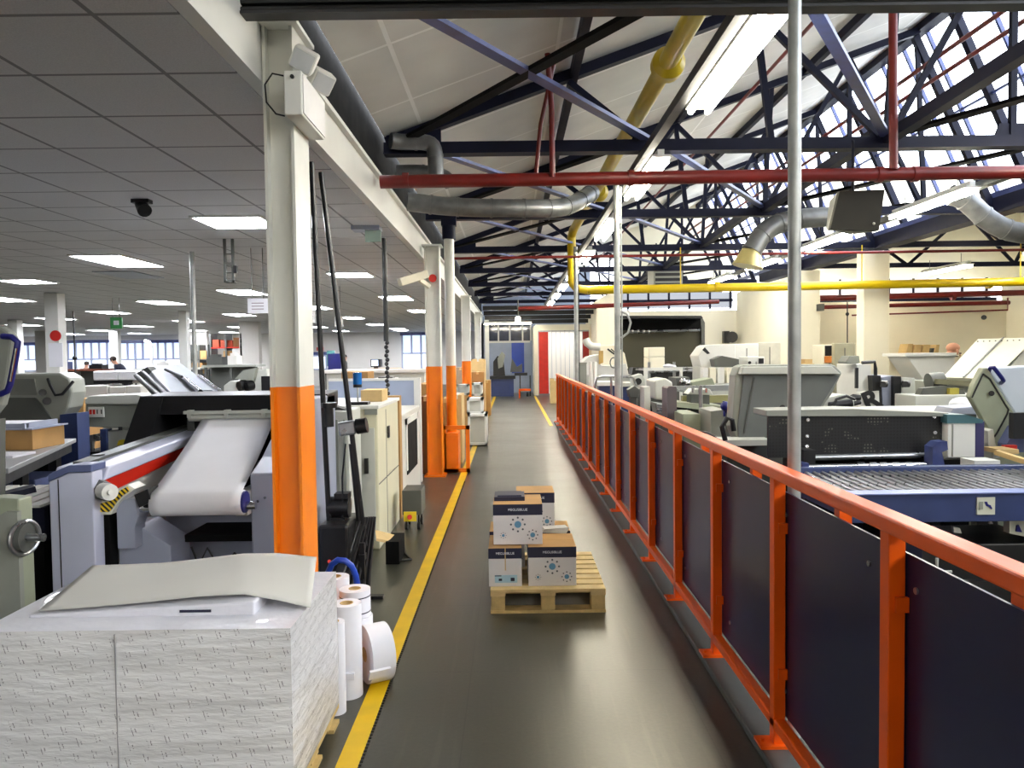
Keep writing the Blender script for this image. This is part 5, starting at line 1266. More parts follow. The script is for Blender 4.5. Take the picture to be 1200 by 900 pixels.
# ================================================================ PEOPLE
def person(loc, yaw, label, lean=0.0, s=1.0, shirt=CLOTH, trousers=BLACK, hair=HAIR, arms='work', bald=False):
    t = thing('person', label, 'person', loc)
    R = Matrix.Rotation(yaw, 4, 'Z'); L0 = Vector(loc)
    def tr(p):      # local: x right, y forward, z up ; lean bends above the hips
        p = Vector(p)*s
        if p.z > .95*s:
            d = p - Vector((0,0,.95*s)); c, sn = math.cos(lean), math.sin(lean)
            p = Vector((p.x, d.y*c+d.z*sn, .95*s + d.z*c-d.y*sn))
        return L0 + R.to_3x3() @ p
    def skin(name, V, E, rad, m, par, root=0, label=None):
        me = bpy.data.meshes.new(name); off = wloc(par)
        me.from_pydata([tuple(tr(v)-off) for v in V], E, []); me.materials.append(m)
        o = bpy.data.objects.new(name, me); COL.objects.link(o); o.parent = par
        md = o.modifiers.new('k', 'SKIN'); md.use_smooth_shade = True
        for i, q in enumerate(me.skin_vertices[0].data): q.radius = (rad[i]*s, rad[i]*s); q.use_root = (i == root)
        sb = o.modifiers.new('u', 'SUBSURF'); sb.levels = sb.render_levels = 1
        return o
    if arms == 'work': hl, hr, el, er = (-.16,.42,1.08), (.16,.42,1.08), (-.27,.14,1.12), (.27,.14,1.12)
    else: hl, hr, el, er = (-.24,.08,.82), (.24,.08,.82), (-.25,.0,1.1), (.25,.0,1.1)
    V = [(0,0,.95),(0,0,1.15),(0,.01,1.38),(0,.02,1.50),(0,.03,1.60),(0,.045,1.70), (-.19,0,1.42),el,hl, (.19,0,1.42),er,hr, (-.1,0,.9),(-.1,.03,.5),(-.1,0,.08),(-.1,.14,.035), (.1,0,.9),(.1,.03,.5),(.1,0,.08),(.1,.14,.035)]
    E = [(0,1),(1,2),(2,3),(3,4),(4,5),(2,6),(6,7),(7,8),(2,9),(9,10),(10,11),(0,12),(12,13),(13,14),(14,15),(0,16),(16,17),(17,18),(18,19)]
    rr = [.13,.125,.14,.055,.085,.075,.06,.045,.03,.06,.045,.03,.085,.06,.045,.035,.085,.06,.045,.035]
    b = skin('body', V, E, rr, SKIN, t)
    for hnd, sx in ((hl,-1),(hr,1)):
        h = Vector(hnd)
        for k in range(4):
            a0 = h + Vector((sx*(-.024+.016*k), .03, 0)); skin('finger', [a0, a0+Vector((0,.035,-.008)), a0+Vector((0,.06,-.03))], [(0,1),(1,2)], [.009,.008,.007], SKIN, b)
        a0 = h + Vector((-sx*.025,.0,0)); skin('thumb', [a0, a0+Vector((-sx*.02,.03,-.01)), a0+Vector((-sx*.02,.05,-.02))], [(0,1),(1,2)], [.011,.009,.008], SKIN, b)
    skin('shirt', [V[0],V[1],V[2],(0,.01,1.46),V[6],V[7],tuple(Vector(V[7])*.35+Vector(V[8])*.65),V[9],V[10],tuple(Vector(V[10])*.35+Vector(V[11])*.65)], [(0,1),(1,2),(2,3),(2,4),(4,5),(5,6),(2,7),(7,8),(8,9)], [.145,.145,.165,.08,.08,.06,.05,.08,.06,.05], shirt, t)
    skin('trousers', [V[0],V[12],V[13],V[14],V[16],V[17],V[18]], [(0,1),(1,2),(2,3),(0,4),(4,5),(5,6)], [.14,.1,.075,.065,.1,.075,.065], trousers, t)
    B = MB(); c = tr((0,.015,1.685) if not bald else (0,-.02,1.66)); B.sphere(c, .098*s, 1, 1.05, .9 if not bald else .8, n=14); part('hair', B, hair, t)
    B = MB(); B.sphere(tr((0,.135,1.64)), .016*s, .8, 1, 1.2, n=8); part('nose', B, SKIN, t)
    B = MB(); 
    for sx in (-1,1): B.sphere(tr((sx*.035,.118,1.665)), .011*s, n=8)
    B.sphere(tr((0,.115,1.60)), .02*s, 1, .4, .3, n=8); part('eyes_and_mouth', B, mat('eye_dark',(50,30,28),.4), t)
    B = MB()
    for sx in (-1,1): B.sphere(tr((sx*.09,.04,1.65)), .024*s, .4, .8, 1.2, n=8)
    part('ears', B, SKIN, t); return t
c = P(143,426,24); person((c.x+.15, 24, 0), PI*.55, 'person in dark clothes leaning over work in front of the far windows', lean=.55, s=1.0)
c = P(404,425,34); person((c.x, 34, 0), -PI*.5, 'standing person in black silhouetted against the low white window', lean=0, s=.93, arms='down', shirt=BLACK)
c = P(99,432,26); person((c.x, 26, 0), 0, 'dark-haired person working low before the window band', lean=.2, s=.86, shirt=CLOTH)
# ================================================================ RIGHT: blue conveyor delivery table
t = thing('roller_conveyor', 'blue-framed roller conveyor table just behind the orange railing', 'conveyor', (2.9, 3.9, 0))
xa, xb = 1.68, 4.6; zt_ = .812
part('front_beam', MB().box(xa, xb, 3.90, 3.95, .665, zt_), BLUE, t, bev=.004)
part('front_flange', MB().box(xa, xb, 3.88, 3.99, zt_, zt_+.006), mat('pale_blue_edge',(120,136,190),.35), t)
part('back_beam', MB().box(xa+.05, xb, 4.62, 4.68, .70, zt_+.03), BLUE, t, bev=.004)
part('end_beam', MB().box(xa, xa+.05, 3.95, 4.62, .70, zt_-.02), BLUE, t)
x = xa+.08
rm = MB().cyl((0,0,0),(0,.67,.012), .011, n=8).mesh('roller', STEEL)
for k in range(56):
    o = bpy.data.objects.new('roller', rm); COL.objects.link(o); o.parent = t; o.location = Vector((xa+.09+k*.05, 3.95, zt_-.012)) - Vector(t.location)
part('bed_plate', MB().box(xa+.05, xb, 3.96, 4.62, .72, .73), BLACKM, t)
for q in (2.02, 3.05, 4.1):
    for yy in (3.93, 4.6): part('leg', MB().box(q, q+.09, yy, yy+.07, 0, .67), NAVY, t, bev=.004)
B = MB()
for q in (990,1005): pass
for px in (1047, 1057, 1065, 1090): B.cyl(P(px,564,4.62), P(px,564,4.59), .014, n=10)
part('beam_bolts', B, CHROME, t)
s = part('pictogram_plate', MB().pbox(1145, 583, 1166, 603, 3.893, 3.9), mat('plate_cream',(206,208,190),.45), t)
part('blue_pictogram', MB().px([(1154,588),(1157,588),(1158,591),(1161,592),(1163,596),(1162,597),(1159,594),(1156,593)], 3.889, 3.893), BLUEH, s)
part('grey_pictogram', MB().pbox(1148,588,1152,597,3.889,3.893), GREYM, s)
part('lower_rail', MB().box(xa+.3, xb, 3.95, 3.99, .30, .34), BLACK, t)
t2 = thing('drive_unit', 'black drive boxes with small white labels under the conveyor', 'machine unit', (2.8, 4.05, 0))
part('box', MB().box(2.15,2.9,4.1,4.55,0,.5), BLACK, t2, bev=.01); part('box', MB().box(3.2,4.0,4.15,4.55,0,.58), GREYD, t2, bev=.01)
part('labels', MB().pbox(1169,604,1175,611,4.09,4.1).px([(1159,614),(1161,609),(1164,614)],4.09,4.1), WHITE, t2)
part('cream_panel', MB().px([(1183,607),(1230,612),(1230,635),(1183,625)],4.05,4.1), mat('plate_cream',(206,208,190),.45), t2)
part('panel_mark', MB().px([(1192,616),(1194,615),(1198,624),(1191,623)],4.04,4.05), BLUEH, t2)
part('white_fitting', MB().px([(1117,617),(1125,619),(1127,625),(1118,624)],4.08,4.1), WHITE, t2); part('hoop', MB().tube([P(1098,654,3.75),P(1098,670,3.75),P(1115,670,3.75)], .008, 6), GREYL, t2)
# ================================================================ black guarded unit behind the conveyor
t = thing('guarded_press_unit', 'press unit with black perforated guard and chrome shaft behind the conveyor', 'machine', (2.6, 5.2, 0))
part('top_frame', MB().px([(898,481),(1000,479),(1112,484),(1112,488),(898,488)], 5.12, 5.4), GREYM, t, bev=.004)
part('guard', MB().pbox(900, 488, 1110, 534, 5.15, 5.17), PERF, t)
B = MB()
for px, py in ((947,492),(946,511),(946,523),(1095,488),(1096,507),(1096,519),(1093,524)): B.cyl(P(px,py,5.15), P(px,py,5.13), .012, n=10)
part('guard_bolts', B, CHROME, t)
part('body', MB().box(P(930,0,5.3).x, P(1088,0,5.3).x, 5.3, 5.5, .0, P(1000,484,5.3).z), BLACKM, t)
part('lower_bar', MB().cyl(P(925,537,5.1), P(1096,533,5.1), .02, n=10), STEEL, t)
part('chrome_shaft', MB().cyl(P(944,547,5.0), P(1087,544,5.0), .016, n=14), CHROME, t)
for q in (1004,1018,1030,1045,1060): part('shaft_collar', MB().cyl(P(q,546,5.0), P(q+8,545.7,5.0), .027, n=14), CHROME, t)
part('blue_bracket', MB().px([(1093,524),(1100,518),(1110,517),(1111,527),(1104,530),(1108,550),(1112,553),(1093,553)], 4.95, 5.05), NAVYL, t)
part('left_bracket', MB().pbox(940, 543, 948, 560, 4.95, 5.05), NAVYL, t)
part('sprocket_row', MB().cyl(P(950,555,4.85), P(1090,552,4.85), .02, n=8), BLACK, t)
part('support_leg', MB().box(P(944,0,5).x, P(948,0,5).x+.05, 5.0, 5.3, 0, .9), BLACK, t); part('support_leg', MB().box(P(1095,0,5).x, P(1108,0,5).x, 5.0, 5.3, 0, .85), BLACK, t)
t = thing('white_control_box', 'white control box with teal top beside the black guard', 'control box', tuple(P(1128,540,5.1)))
t.location.z = 0
part('door', MB().pbox(1111, 496, 1143, 536, 5.08, 5.2), WHITE, t, bev=.006); part('door_seam', MB().pbox(1116,497,1117,535,5.075,5.08), GREYM, t)
part('top', MB().px([(1110,496),(1110,486),(1132,486),(1152,492),(1152,496)], 5.07, 5.25), mat('teal_top',(66,104,112),.4), t)
part('side', MB().pbox(1143.5,494,1153,540,5.12,5.22), mat('purple_side',(62,60,104),.4), t)
part('under_box', MB().box(P(1112,0,5.1).x,P(1142,0,5.1).x,5.1,5.25,0,P(1128,539,5.1).z), BLACKM, t)
single('white_tray', MB().pbox(1142,540,1172,551,4.75,4.9), WHITE, 'small white bracket plate on the back of the conveyor', 'plate', tuple(P(1150,551,4.8)))
# ================================================================ open grey lid (centre right)
t = thing('open_machine_lid', 'grey machine with its big lid swung open, behind the nearest conduit post', 'machine', tuple(G(920,600,0)))
Y = 6.3
part('lid_shell', MB().px([(858,500),(862,440),(866,430),(872,427.5),(974,427),(979,428.5),(987,437),(975,462),(960,484),(940,512),(925,522),(868,520),(862,512)], Y+.03, Y+.22), GREYM, t, bev=.012)
part('lid_lip', MB().px([(868,438.5),(871,430),(975,429),(985.5,438.5)], Y-.05, Y+.03), GREYL, t, bev=.006)
part('lid_liner', MB().px([(872,440),(984,440),(958,482),(936,512),(920,518),(866,514),(865,500)], Y+.0, Y+.03), mat('liner_grey',(98,102,100),.5,var=.15,scale=3), t)
part('liner_fold', MB().bar(P(884,442,Y-.01), P(872,508,Y-.01), .012, .012), GREYD, t)
part('liner_handle', MB().cyl(P(917,478,Y), P(917,478,Y-.05), .025, n=12), BLACK, t)
part('cabinet', MB().box(P(852,0,Y).x, P(940,0,Y).x, Y+.02, Y+.4, 0, P(900,517,Y).z), GREYD, t)
part('deck', MB().pbox(848,516,905,522,Y-.2,Y+.02), GREYL, t)
part('hose_cluster', MB().tube([P(850,516,6.0),P(846,500,6.0),P(852,490,6.0),P(858,492,6.0),P(860,505,6.0)], .02, 8), BLACK, t)
# ================================================================ right-hand grey hood
t = thing('angled_machine_hood', 'grey-green angled hood with blue handle at the right edge', 'machine hood', tuple(G(1180,640,0)))
Y = 5.3
part('hood_side', MB().px([(1152,431),(1158,431),(1169,452),(1197,497),(1190,515),(1172,535),(1164,538),(1160,520),(1157,500),(1149,485),(1137,465),(1142,450)], Y, Y+.06), GREEN_G, t, bev=.008)
part('hood_front', MB().prism([P(1158,431,Y+.06), P(1300,424,Y+.06), P(1300,503,Y+.06), P(1197,497,Y+.06), P(1169,452,Y+.06)], (0,.1,0)), mat('hood_white',(206,214,222),.35,var=.04), t, bev=.012)
oct_ = [(1139,466),(1152,438),(1160,444),(1178,474),(1182,480),(1180,486),(1168,508),(1165,512)]
B = MB()
for a, c in zip(oct_, oct_[1:]): B.bar(P(*a,Y-.004), P(*c,Y-.004), .008, .008, up=(0,1,0))
part('door_outline', B, BLACK, t); part('side_knob', MB().cyl(P(1162,461,Y), P(1162,461,Y-.025), .018, n=14), BLACK, t)
part('blue_handle', MB().tube([P(1158,436,Y+.05),P(1161,431,Y-.02),P(1164,430,Y-.04),P(1174,443,Y-.04),P(1176,446,Y-.02),P(1173,449,Y+.06)], .014, 8), BLUEH, t)
part('pivot', MB().px([(1158,505),(1164,503),(1166,518),(1172,536),(1164,538),(1158,520)], Y-.1, Y), GREYL, t)
part('cabinet', MB().box(P(1168,0,Y).x, P(1300,0,Y).x, Y+.07, Y+.4, 0, P(1200,510,Y).z), GREEN_G, t)
part('black_block', MB().pbox(1188,484,1300,513,Y-.25,Y-.2), BLACK, t); part('blue_wedge', MB().px([(1180,520),(1192,500),(1200,505),(1200,530),(1180,530)], Y-.1, Y), SLATE, t)
part('red_strip', MB().pbox(1178,522,1192,528,Y-.14,Y-.1), REDP, t); part('guide_rail', MB().bar(P(1168,530,Y-.35), P(1215,545,Y-.6), .04, .03), KRAFTL, t); part('wood_block', MB().pbox(1172,527,1194,532,Y-.3,Y-.12), KRAFTL, t)
# ================================================================ line of middle machines (behind the guard)
t = thing('feeder_tower', 'white and grey sheet feeder with a large letter R, behind the black guard', 'machine', tuple(G(1040,560,0)))
Y = 8.0
part('white_tower', MB().px([(1004,443),(1004,427),(1021,427),(1021,480),(1004,480)], Y, Y+.5), WHITE, t, bev=.006)
part('letter_panel', MB().px([(1008,480),(1008,460),(1030,458),(1031,480)], Y-.12, Y), WHITE, t)
text_part('letter_r', 'R', .27, P(1021,470,Y-.13), BLACK, t, Euler((PI/2,-.4,0)), off=.012)
part('black_column', MB().px([(1022,440),(1032,440),(1034,480),(1024,480)], Y-.1, Y+.4), BLACK, t)
part('grey_plate', MB().px([(1033,442),(1047,440),(1048,478),(1034,478)], Y-.05, Y+.4), GREYB, t, bev=.004)
part('black_column', MB().px([(1047,441),(1056,441),(1056,476),(1047,476)], Y-.1, Y+.4), BLACK, t)
part('grey_plate', MB().px([(1056,442),(1072,443),(1074,478),(1056,478)], Y-.05, Y+.4), GREYL, t, bev=.004)
for q in (1035,1061): part('knob', MB().cyl(P(q-3,450,Y-.12), P(q+4,450,Y-.12), .035, n=12).cyl(P(q,450,Y-.2), P(q,450,Y-.1), .03, n=12), BLACKP, t)
part('arm', MB().tube([P(1010,425,Y),P(1025,424,Y),P(1026,432,Y),P(1026,440,Y)], .018, 8), BLACK, t)
part('lamp_head', MB().px([(991,424),(996,417),(1007,417),(1008,425),(1003,427),(992,426)], Y-.05, Y+.15), GREYM, t, bev=.006)
part('dark_strip', MB().pbox(1003,431,1006,455,Y-.03,Y), BLACK, t)
part('base', MB().box(P(985,0,Y).x, P(1078,0,Y).x, Y, Y+.6, 0, P(1030,479,Y).z), GREYD, t)
part('hoses', MB().tube([P(988,480,Y-.2),P(990,470,Y-.2),P(1000,465,Y-.2),P(1008,466,Y-.2)], .03, 8).tube([P(994,480,Y-.3),P(997,474,Y-.3),P(1008,471,Y-.3)], .025, 8), BLACK, t)
t = thing('long_grey_machine', 'long low grey machine between the lettered feeder and the angled hood', 'machine', tuple(G(1110,560,0)))
Y = 7.4
part('body', MB().box(P(1076,0,Y).x, P(1160,0,Y).x, Y, Y+.4, 0, P(1110,463,Y).z), GREYL, t, bev=.008)
part('roller', MB().cyl(P(1088,448,Y+.3), P(1104,446,Y+.3), .09, n=18), GREYD, t); part('rail', MB().bar(P(1096,447,Y+.2), P(1140,450,Y+.2), .08, .05), mat('rail_olive',(110,108,84),.5), t)
part('gear_plate', MB().px([(1078,463),(1082,455),(1110,452),(1128,456),(1132,463)], Y+.1, Y+.2), GREYD, t); part('yellow_gear', MB().pbox(1113,455,1124,462,Y+.05,Y+.1), mat('ochre',(160,150,60),.5), t)
single('white_bundle', MB().sphere(P(1127,474,6.9), .085, 1.3, 1, .8, n=12), PAPER, 'crumpled white bundle in front of the long grey machine', 'bundle', tuple(P(1127,480,6.9)))
t = thing('low_side_table', 'dark low machine side carrying the white bundle', 'machine', tuple(G(1130,560,0)))
part('top', MB().box(P(1050,0,6.6).x,P(1160,0,6.6).x,6.62,7.3,P(1100,482,6.6).z-.04,P(1100,482,6.6).z), GREYL, t); part('body', MB().box(P(1055,0,6.6).x,P(1155,0,6.6).x,6.7,7.2,0,P(1100,482,6.6).z-.04), GREYD, t)
# white hopper and tilted white panels
t = thing('white_hopper', 'white open hopper against the cream wall', 'hopper', tuple(G(1090,500,0)))
Y = 11.2
part('hopper', MB().px([(1061,415),(1120,416),(1117,440),(1090,447),(1083,446)], Y, Y+.6), WHITE, t, bev=.01); part('rim', MB().pbox(1061,414,1121,417,Y-.05,Y+.65), WHITE, t); part('stand', MB().box(P(1080,0,Y).x, P(1112,0,Y).x, Y+.1, Y+.5, 0, P(1090,445,Y).z), GREYD, t)
t = thing('tilted_white_panel', 'very large white panelled cover tilted up at the right edge', 'machine cover', tuple(G(1150,520,0)))
Y = 9.6
A_, B_, C_, D_ = P(1146,397,10.6), P(1215,395,10.6), P(1165,444,9.3), P(1105,442,9.3)
part('cover', MB().prism([A_,B_,C_,D_], (.0,.06,-.06)), mat('cover_cream',(230,228,206),.45,var=.04), t, bev=.01)
part('cover_seam', MB().bar(A_*.58+B_*.42+Vector((0,-.02,.01)), D_*.62+C_*.38+Vector((0,-.02,.01)), .02, .01), GREYM, t)
part('cover_side', MB().prism([B_, B_+Vector((.9,.3,0)), C_+Vector((.9,.3,-.1)), C_+Vector((.0,.02,-.06))], (0,.05,0)), GREYM, t)
B = MB()
for k in range(10): 
    q = A_*(1-k/10-.04)+B_*(k/10+.04); d = (D_-A_).normalized()*.16; B.cyl(q+d, q+d+Vector((0,-.006,.006)), .01, n=6)
part('rivets', B, GREYD, t)
part('stand', MB().box(P(1110,0,9.4).x, P(1165,0,9.4).x, 9.5, 10.4, 0, P(1130,448,9.4).z), GREYM, t)
# shelf with paper parcels on the cream wall
Y = 18.6
t = thing('wall_shelf', 'pale shelf on the cream rear wall holding brown parcels', 'shelf', tuple(P(1080,416,Y)))
zs = P(1080,414.5,Y).z; part('board', MB().box(P(1058,0,Y).x,P(1103,0,Y).x,Y,19.2,zs-.05,zs), CREAM, t)
for k,(q0,q1,q2) in enumerate(((1063,1070,403),(1071,1080,404),(1081,1090,404),(1091,1095,408),(1096,1101,404))):
    a, c = P(q0,q2,Y), P(q1,q2,Y); single('paper_parcel', MB().hexa([(a.x,Y+.05,zs),(c.x,Y+.05,zs),(c.x,Y+.45,zs),(a.x,Y+.45,zs),(a.x+.06,Y+.05,a.z),(c.x+.03,Y+.05,a.z),(c.x+.03,Y+.45,a.z),(a.x+.06,Y+.45,a.z)]), KRAFTL if k != 3 else GREYD, 'brown parcel on the wall shelf, %s from the left' % ['first','second','third','fourth','fifth'][k], 'parcel', (a.x,Y,zs), 'parcels on the wall shelf')
c = P(1118,409,13); person((c.x-.58, 13, 0), -PI*.6, 'person in navy bending over behind the white hopper', lean=.75, s=1.06, bald=True, hair=SKIN)
single('wall_sensor', MB().cyl(P(1153,372,18.9), P(1153,372,18.7), .06, n=12), BLACK, 'small dark sensor on the cream rear wall', 'sensor', tuple(P(1153,372,18.9)))
# cabinets before the cream wall
def cab(px0,py0,px1,Y,d,label,m,extra=None,name='metal_cabinet'):
    a, c = P(px0,py0,Y), P(px1,py0,Y)
    t = thing(name, label, 'cabinet', ((a.x+c.x)/2,Y,0)); part('body', MB().box(a.x,c.x,Y,Y+d,0,a.z), m, t, bev=.01)
    part('door_seam', MB().box((a.x+c.x)/2-.006,(a.x+c.x)/2+.006,Y-.006,Y,.1,a.z-.08), GREYD, t)
    part('door_handle', MB().box((a.x+c.x)/2+.03,(a.x+c.x)/2+.05,Y-.02,Y,1.0,1.12), BLACK, t); return t
t = cab(978,402,1002,12.6,.12,'olive-grey steel cabinet right of the nearest conduit post', mat('olive_cabinet',(166,162,136),.5))
t = cab(965,404,979,13.3,.5,'open cabinet with dark glass and an orange box left of the olive-grey one', CREAM)
part('dark_opening', MB().pbox(967,405,977.5,417,13.28,13.3), BLACKP, t); part('orange_box', MB().pbox(967,417.5,977.5,425,13.26,13.3), mat('orange_box',(200,120,50),.7), t)
t = cab(889,401.5,915,13.6,.8,'tall beige machine cabinet at the back, left of the nearest conduit post', mat('beige_machine',(206,202,186),.45))
t = cab(861,403,889,13.4,.9,'off-white rounded machine housing in the back row', WHITE)
t = cab(876,418,896,12.4,.5,'small white unit with a round black port in front of the beige cabinet', WHITE); part('port', MB().cyl(P(878.5,425,12.4),P(878.5,425,12.37),.025,n=12), BLACK, t); part('vent', MB().pbox(889.5,420,895,426,12.38,12.4), BLACK, t)
t = thing('white_machine_body', 'white machine with angled end at the back, right of the dark press hood', 'machine', tuple(G(840,500,0)))
Y = 12.8
part('housing', MB().px([(818,417),(826,406),(830,404),(862,403),(862,428),(822,432)], Y, Y+.6), WHITE, t, bev=.01); part('vent', MB().px([(823,410),(826,407),(832,414),(829,415)], Y-.01, Y), BLACK, t)
part('dark_tools', MB().px([(836,421),(846,417),(866,421),(866,430),(838,430)], Y-.3, Y-.05), GREYD, t)
part('base', MB().box(P(820,0,Y).x, P(862,0,Y).x, Y, Y+.6, 0, P(840,430,Y).z), GREYL, t)
for k, (q, w_) in enumerate(((824,6),(832,7),(841,8),(852,5),(859,5))): part('module', MB().pbox(q,431,q+w_,449,Y-.6,Y-.4), WHITE if k % 2 == 0 else CREAM, t)
part('module_base', MB().box(P(823,0,12.2).x, P(865,0,12.2).x, 12.2, 12.4, 0, P(840,449,12.2).z), GREYL, t)
# clutter on the ledge right of post
single('small_carton', MB().pbox(943,421,952,426,12.3,12.6).box(P(940,0,12.3).x,P(954,0,12.3).x,12.25,12.65,0,P(947,426,12.3).z), KRAFTL, 'small carton on a stand behind the open lid', 'cardboard box', tuple(G(947,520,0)))
single('wall_fan', MB().pbox(848.5,388,855,402,21.9,22.1).cyl(P(858,395,21.8),P(858,395,21.95),.16,n=14), BLACK, 'small dark wall unit in the corner of the cream walls', 'wall unit', tuple(P(852,402,22)))
single('junction_box', MB().pbox(961,356,966,364,16.8,17.0), GREYD, 'dark junction box at the top of the cream pilaster', 'junction box', tuple(P(963,364,17)))
single('cable_drop', MB().tube([P(993,352,16.5),P(993,380,16.5),P(993,402,16.5)], .012, 6).sphere(P(993,368,16.5), .04, n=8), BLACK, 'black cable dropping in front of the cream wall to the cabinet', 'cable', tuple(P(993,402,16.5)))
# ================================================================ big dark press hood
t = thing('dark_press_hood', 'huge dark olive press hood standing open in the back', 'machine hood', tuple(G(775,480,0)))
Y = 15.5
B = MB().px([(727,371),(821,371),(823,377),(824,404),(818,412),(817,449),(727,449)], Y+.5, Y+.6); part('back_panel', B, OLIVE, t)
part('side_wall', MB().px([(820,371),(823,372),(826,378),(826,404),(820,413),(818,413),(822,402),(822,380)], Y+.42, Y+.6), GREYD, t); part('top_wall', MB().px([(727,370),(822,370),(824,373),(727,373)], Y, Y+.6), BLACK, t)
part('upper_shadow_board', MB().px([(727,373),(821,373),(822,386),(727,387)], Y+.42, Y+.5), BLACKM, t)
part('cross_rail', MB().cyl(P(736,389,Y+.3), P(820,387,Y+.3), .025, n=8), STEEL, t)
for q in (741,748,754,760): part('rail_clip', MB().sphere(P(q,388.5,Y+.28), .04, n=8), STEEL, t)
part('bed', MB().px([(738,450),(742,431),(816,430),(823,436),(822,447),(818,450)], Y-.3, Y+.2), BLACK, t); part('bed_rail', MB().cyl(P(760,436,Y-.32), P(818,434,Y-.32), .03, n=8).cyl(P(745,433,Y-.32), P(820,431,Y-.32), .02, n=8), STEEL, t)
part('base', MB().box(P(742,0,Y).x, P(820,0,Y).x, Y-.2, Y+.55, 0, P(780,449,Y).z), GREYD, t)
t = thing('stacked_white_units', 'two small white cabinets stacked before the dark press hood', 'cabinet', tuple(G(769,500,0)))
Y = 13.8
part('unit', MB().pbox(760,407,779,418,Y,Y+.5), CREAM, t, bev=.01); part('unit', MB().pbox(760,418.6,779,431,Y,Y+.5), CREAM, t, bev=.01); part('cloth', MB().sphere(P(783,429,Y), .08, 1.2, 1, .5, n=8).sphere(P(788,429.5,Y), .06, 1.2, 1, .5, n=8), PAPER, t)
part('rack_base', MB().pbox(755,432,792,434,Y-.1,Y+.5).box(P(757,0,Y).x,P(760,0,Y).x,Y,Y+.05,0,P(0,434,Y,).z).box(P(787,0,Y).x,P(790,0,Y).x,Y,Y+.05,0,P(0,434,Y).z), STEEL, t)
# ================================================================ press line running along behind the railing
t = thing('press_line', 'long greenish-grey press line with rails, rollers and blocks behind the railing', 'machine', tuple(G(800,560,0)))
part('upper_rail', MB().bar(P(782,456,9.4), P(862,454,9.4), .10, .07), STEEL, t); part('lower_rail', MB().px([(790,471),(850,476),(856,479),(856,484),(792,477)], 8.9, 9.5), GREEN_G, t)
part('side_plate', MB().px([(800,464),(860,463),(860,472),(800,472)], 9.3, 9.4), mat('ochre_grey',(138,136,92),.5), t)
part('control_block', drop(MB(), [(782,455),(784,453),(792,453),(793,455)], 8.4, 8.7), mat('purple_grey',(84,76,80),.5), t)
part('cover_block', MB().px([(767,446),(780,443),(788,448),(790,470),(768,468)], 9.6, 10.2), GREYL, t, bev=.02)
part('cover_block', MB().px([(810,448),(835,443),(840,455),(812,456)], 10.4, 10.8), GREEN_G, t, bev=.01)
part('dark_unit', MB().px([(792,443),(808,442),(812,455),(794,456)], 10.4, 10.9), GREYD, t); part('chrome_knob', MB().sphere(P(800,447,10.35), .05, n=10).sphere(P(806,449,10.35), .05, n=10), CHROME, t)
part('green_box', drop(MB(), [(800,485),(821,485)], 8.0, 8.6), GREEN_G, t, bev=.008); part('side_box', drop(MB(), [(833,482),(850,480)], 7.7, 8.2), GREYM, t); part('side_box_flank', drop(MB(), [(850,482),(856,490)], 7.8, 8.1), GREYD, t)
part('valve_cluster', MB().sphere(P(850,476,7.6), .05, n=8).sphere(P(855,482,7.6), .045, n=8).cyl(P(848,470,7.6), P(849,488,7.6), .012, n=6), BLUEH, t); part('yellow_valve', MB().sphere(P(858,488,7.55), .035, n=8), YELP, t)
part('frame_post', MB().cyl((P(821,0,8.3).x,8.3,0), P(821,452,8.3), .022, n=8), STEEL, t); part('vertical_plate', drop(MB(), [(755,454),(762,453)], 9.2, 9.5), GREYL, t)
part('frame_body', MB().box(P(760,0,9.6).x, P(860,0,9.6).x, 9.62, 10.3, 0, P(800,475,9.6).z), BLACKM, t); part('floor_cable', MB().tube([P(800,505,7.9),P(830,507,7.6),P(845,515,7.3)], .012, 6), BLACK, t)
t = thing('equipment_stand', 'white upright goal-shaped stand beside the press line', 'frame', tuple(G(757,520,0)))
Y = 11.4
part('post', drop(MB(), [(755,433),(759,433)], Y, Y+.06), WHITE, t); part('cross_bar', MB().pbox(755,431,800,434,Y,Y+.06), WHITE, t); part('post', drop(MB(), [(797,434),(800,434)], Y, Y+.06), WHITE, t)
# blue-based machine with tubular frame
t = thing('blue_cabinet', 'pair of low blue machine bases behind a bent tubular guard', 'machine base', tuple(G(720,520,0)))
Y = 12.0
part('base', drop(MB(), [(702,452),(722,452)], Y, Y+.6), BLUE, t); part('top', MB().pbox(700,448,724,452,Y-.05,Y+.65), WHITE, t); part('base', drop(MB(), [(728,453),(743,453)], Y, Y+.6), BLUE, t); part('top', MB().pbox(727,449,744,453,Y-.05,Y+.65), GREYL, t)
t = thing('tubular_guard', 'bent steel tube guard rail in front of the blue bases', 'guard rail', tuple(G(720,525,0)))
Y = 11.0
z0 = 0; a = P(697,441,Y); c = P(745,441,Y)
part('hoop', MB().tube([(a.x,Y,0),(a.x,Y,a.z-.12),(a.x+.03,Y,a.z-.02),(a.x+.12,Y,a.z),(c.x-.12,Y,c.z),(c.x-.03,Y,c.z-.02),(c.x,Y,c.z-.12),(c.x,Y,0)], .02, 8), STEEL, t); part('mid_post', MB().cyl((P(713,0,Y).x,Y,0),(P(713,0,Y).x,Y,a.z), .018, n=8), STEEL, t)
single('grey_locker', MB().box(P(678.5,0,12.6).x,P(690,0,12.6).x,13.5,13.8,0,P(0+684,427,12.6).z).box(P(678,0,12.6).x,P(690.5,0,12.6).x,13.48,13.82,P(684,427,12.6).z,P(684,425.5,12.6).z), GREYM, 'grey steel box standing right of the far conduit post', 'locker', tuple(G(684,510,0)), bev=.006)
single('white_post_pair', MB().cyl((P(692,0,12).x,12,0),P(692,424,12),.03,n=8).cyl((P(696.5,0,12).x,12,0),P(696.5,424,12),.03,n=8), WHITE, 'two thin white posts beside the grey steel box', 'posts', tuple(G(694,510,0)))
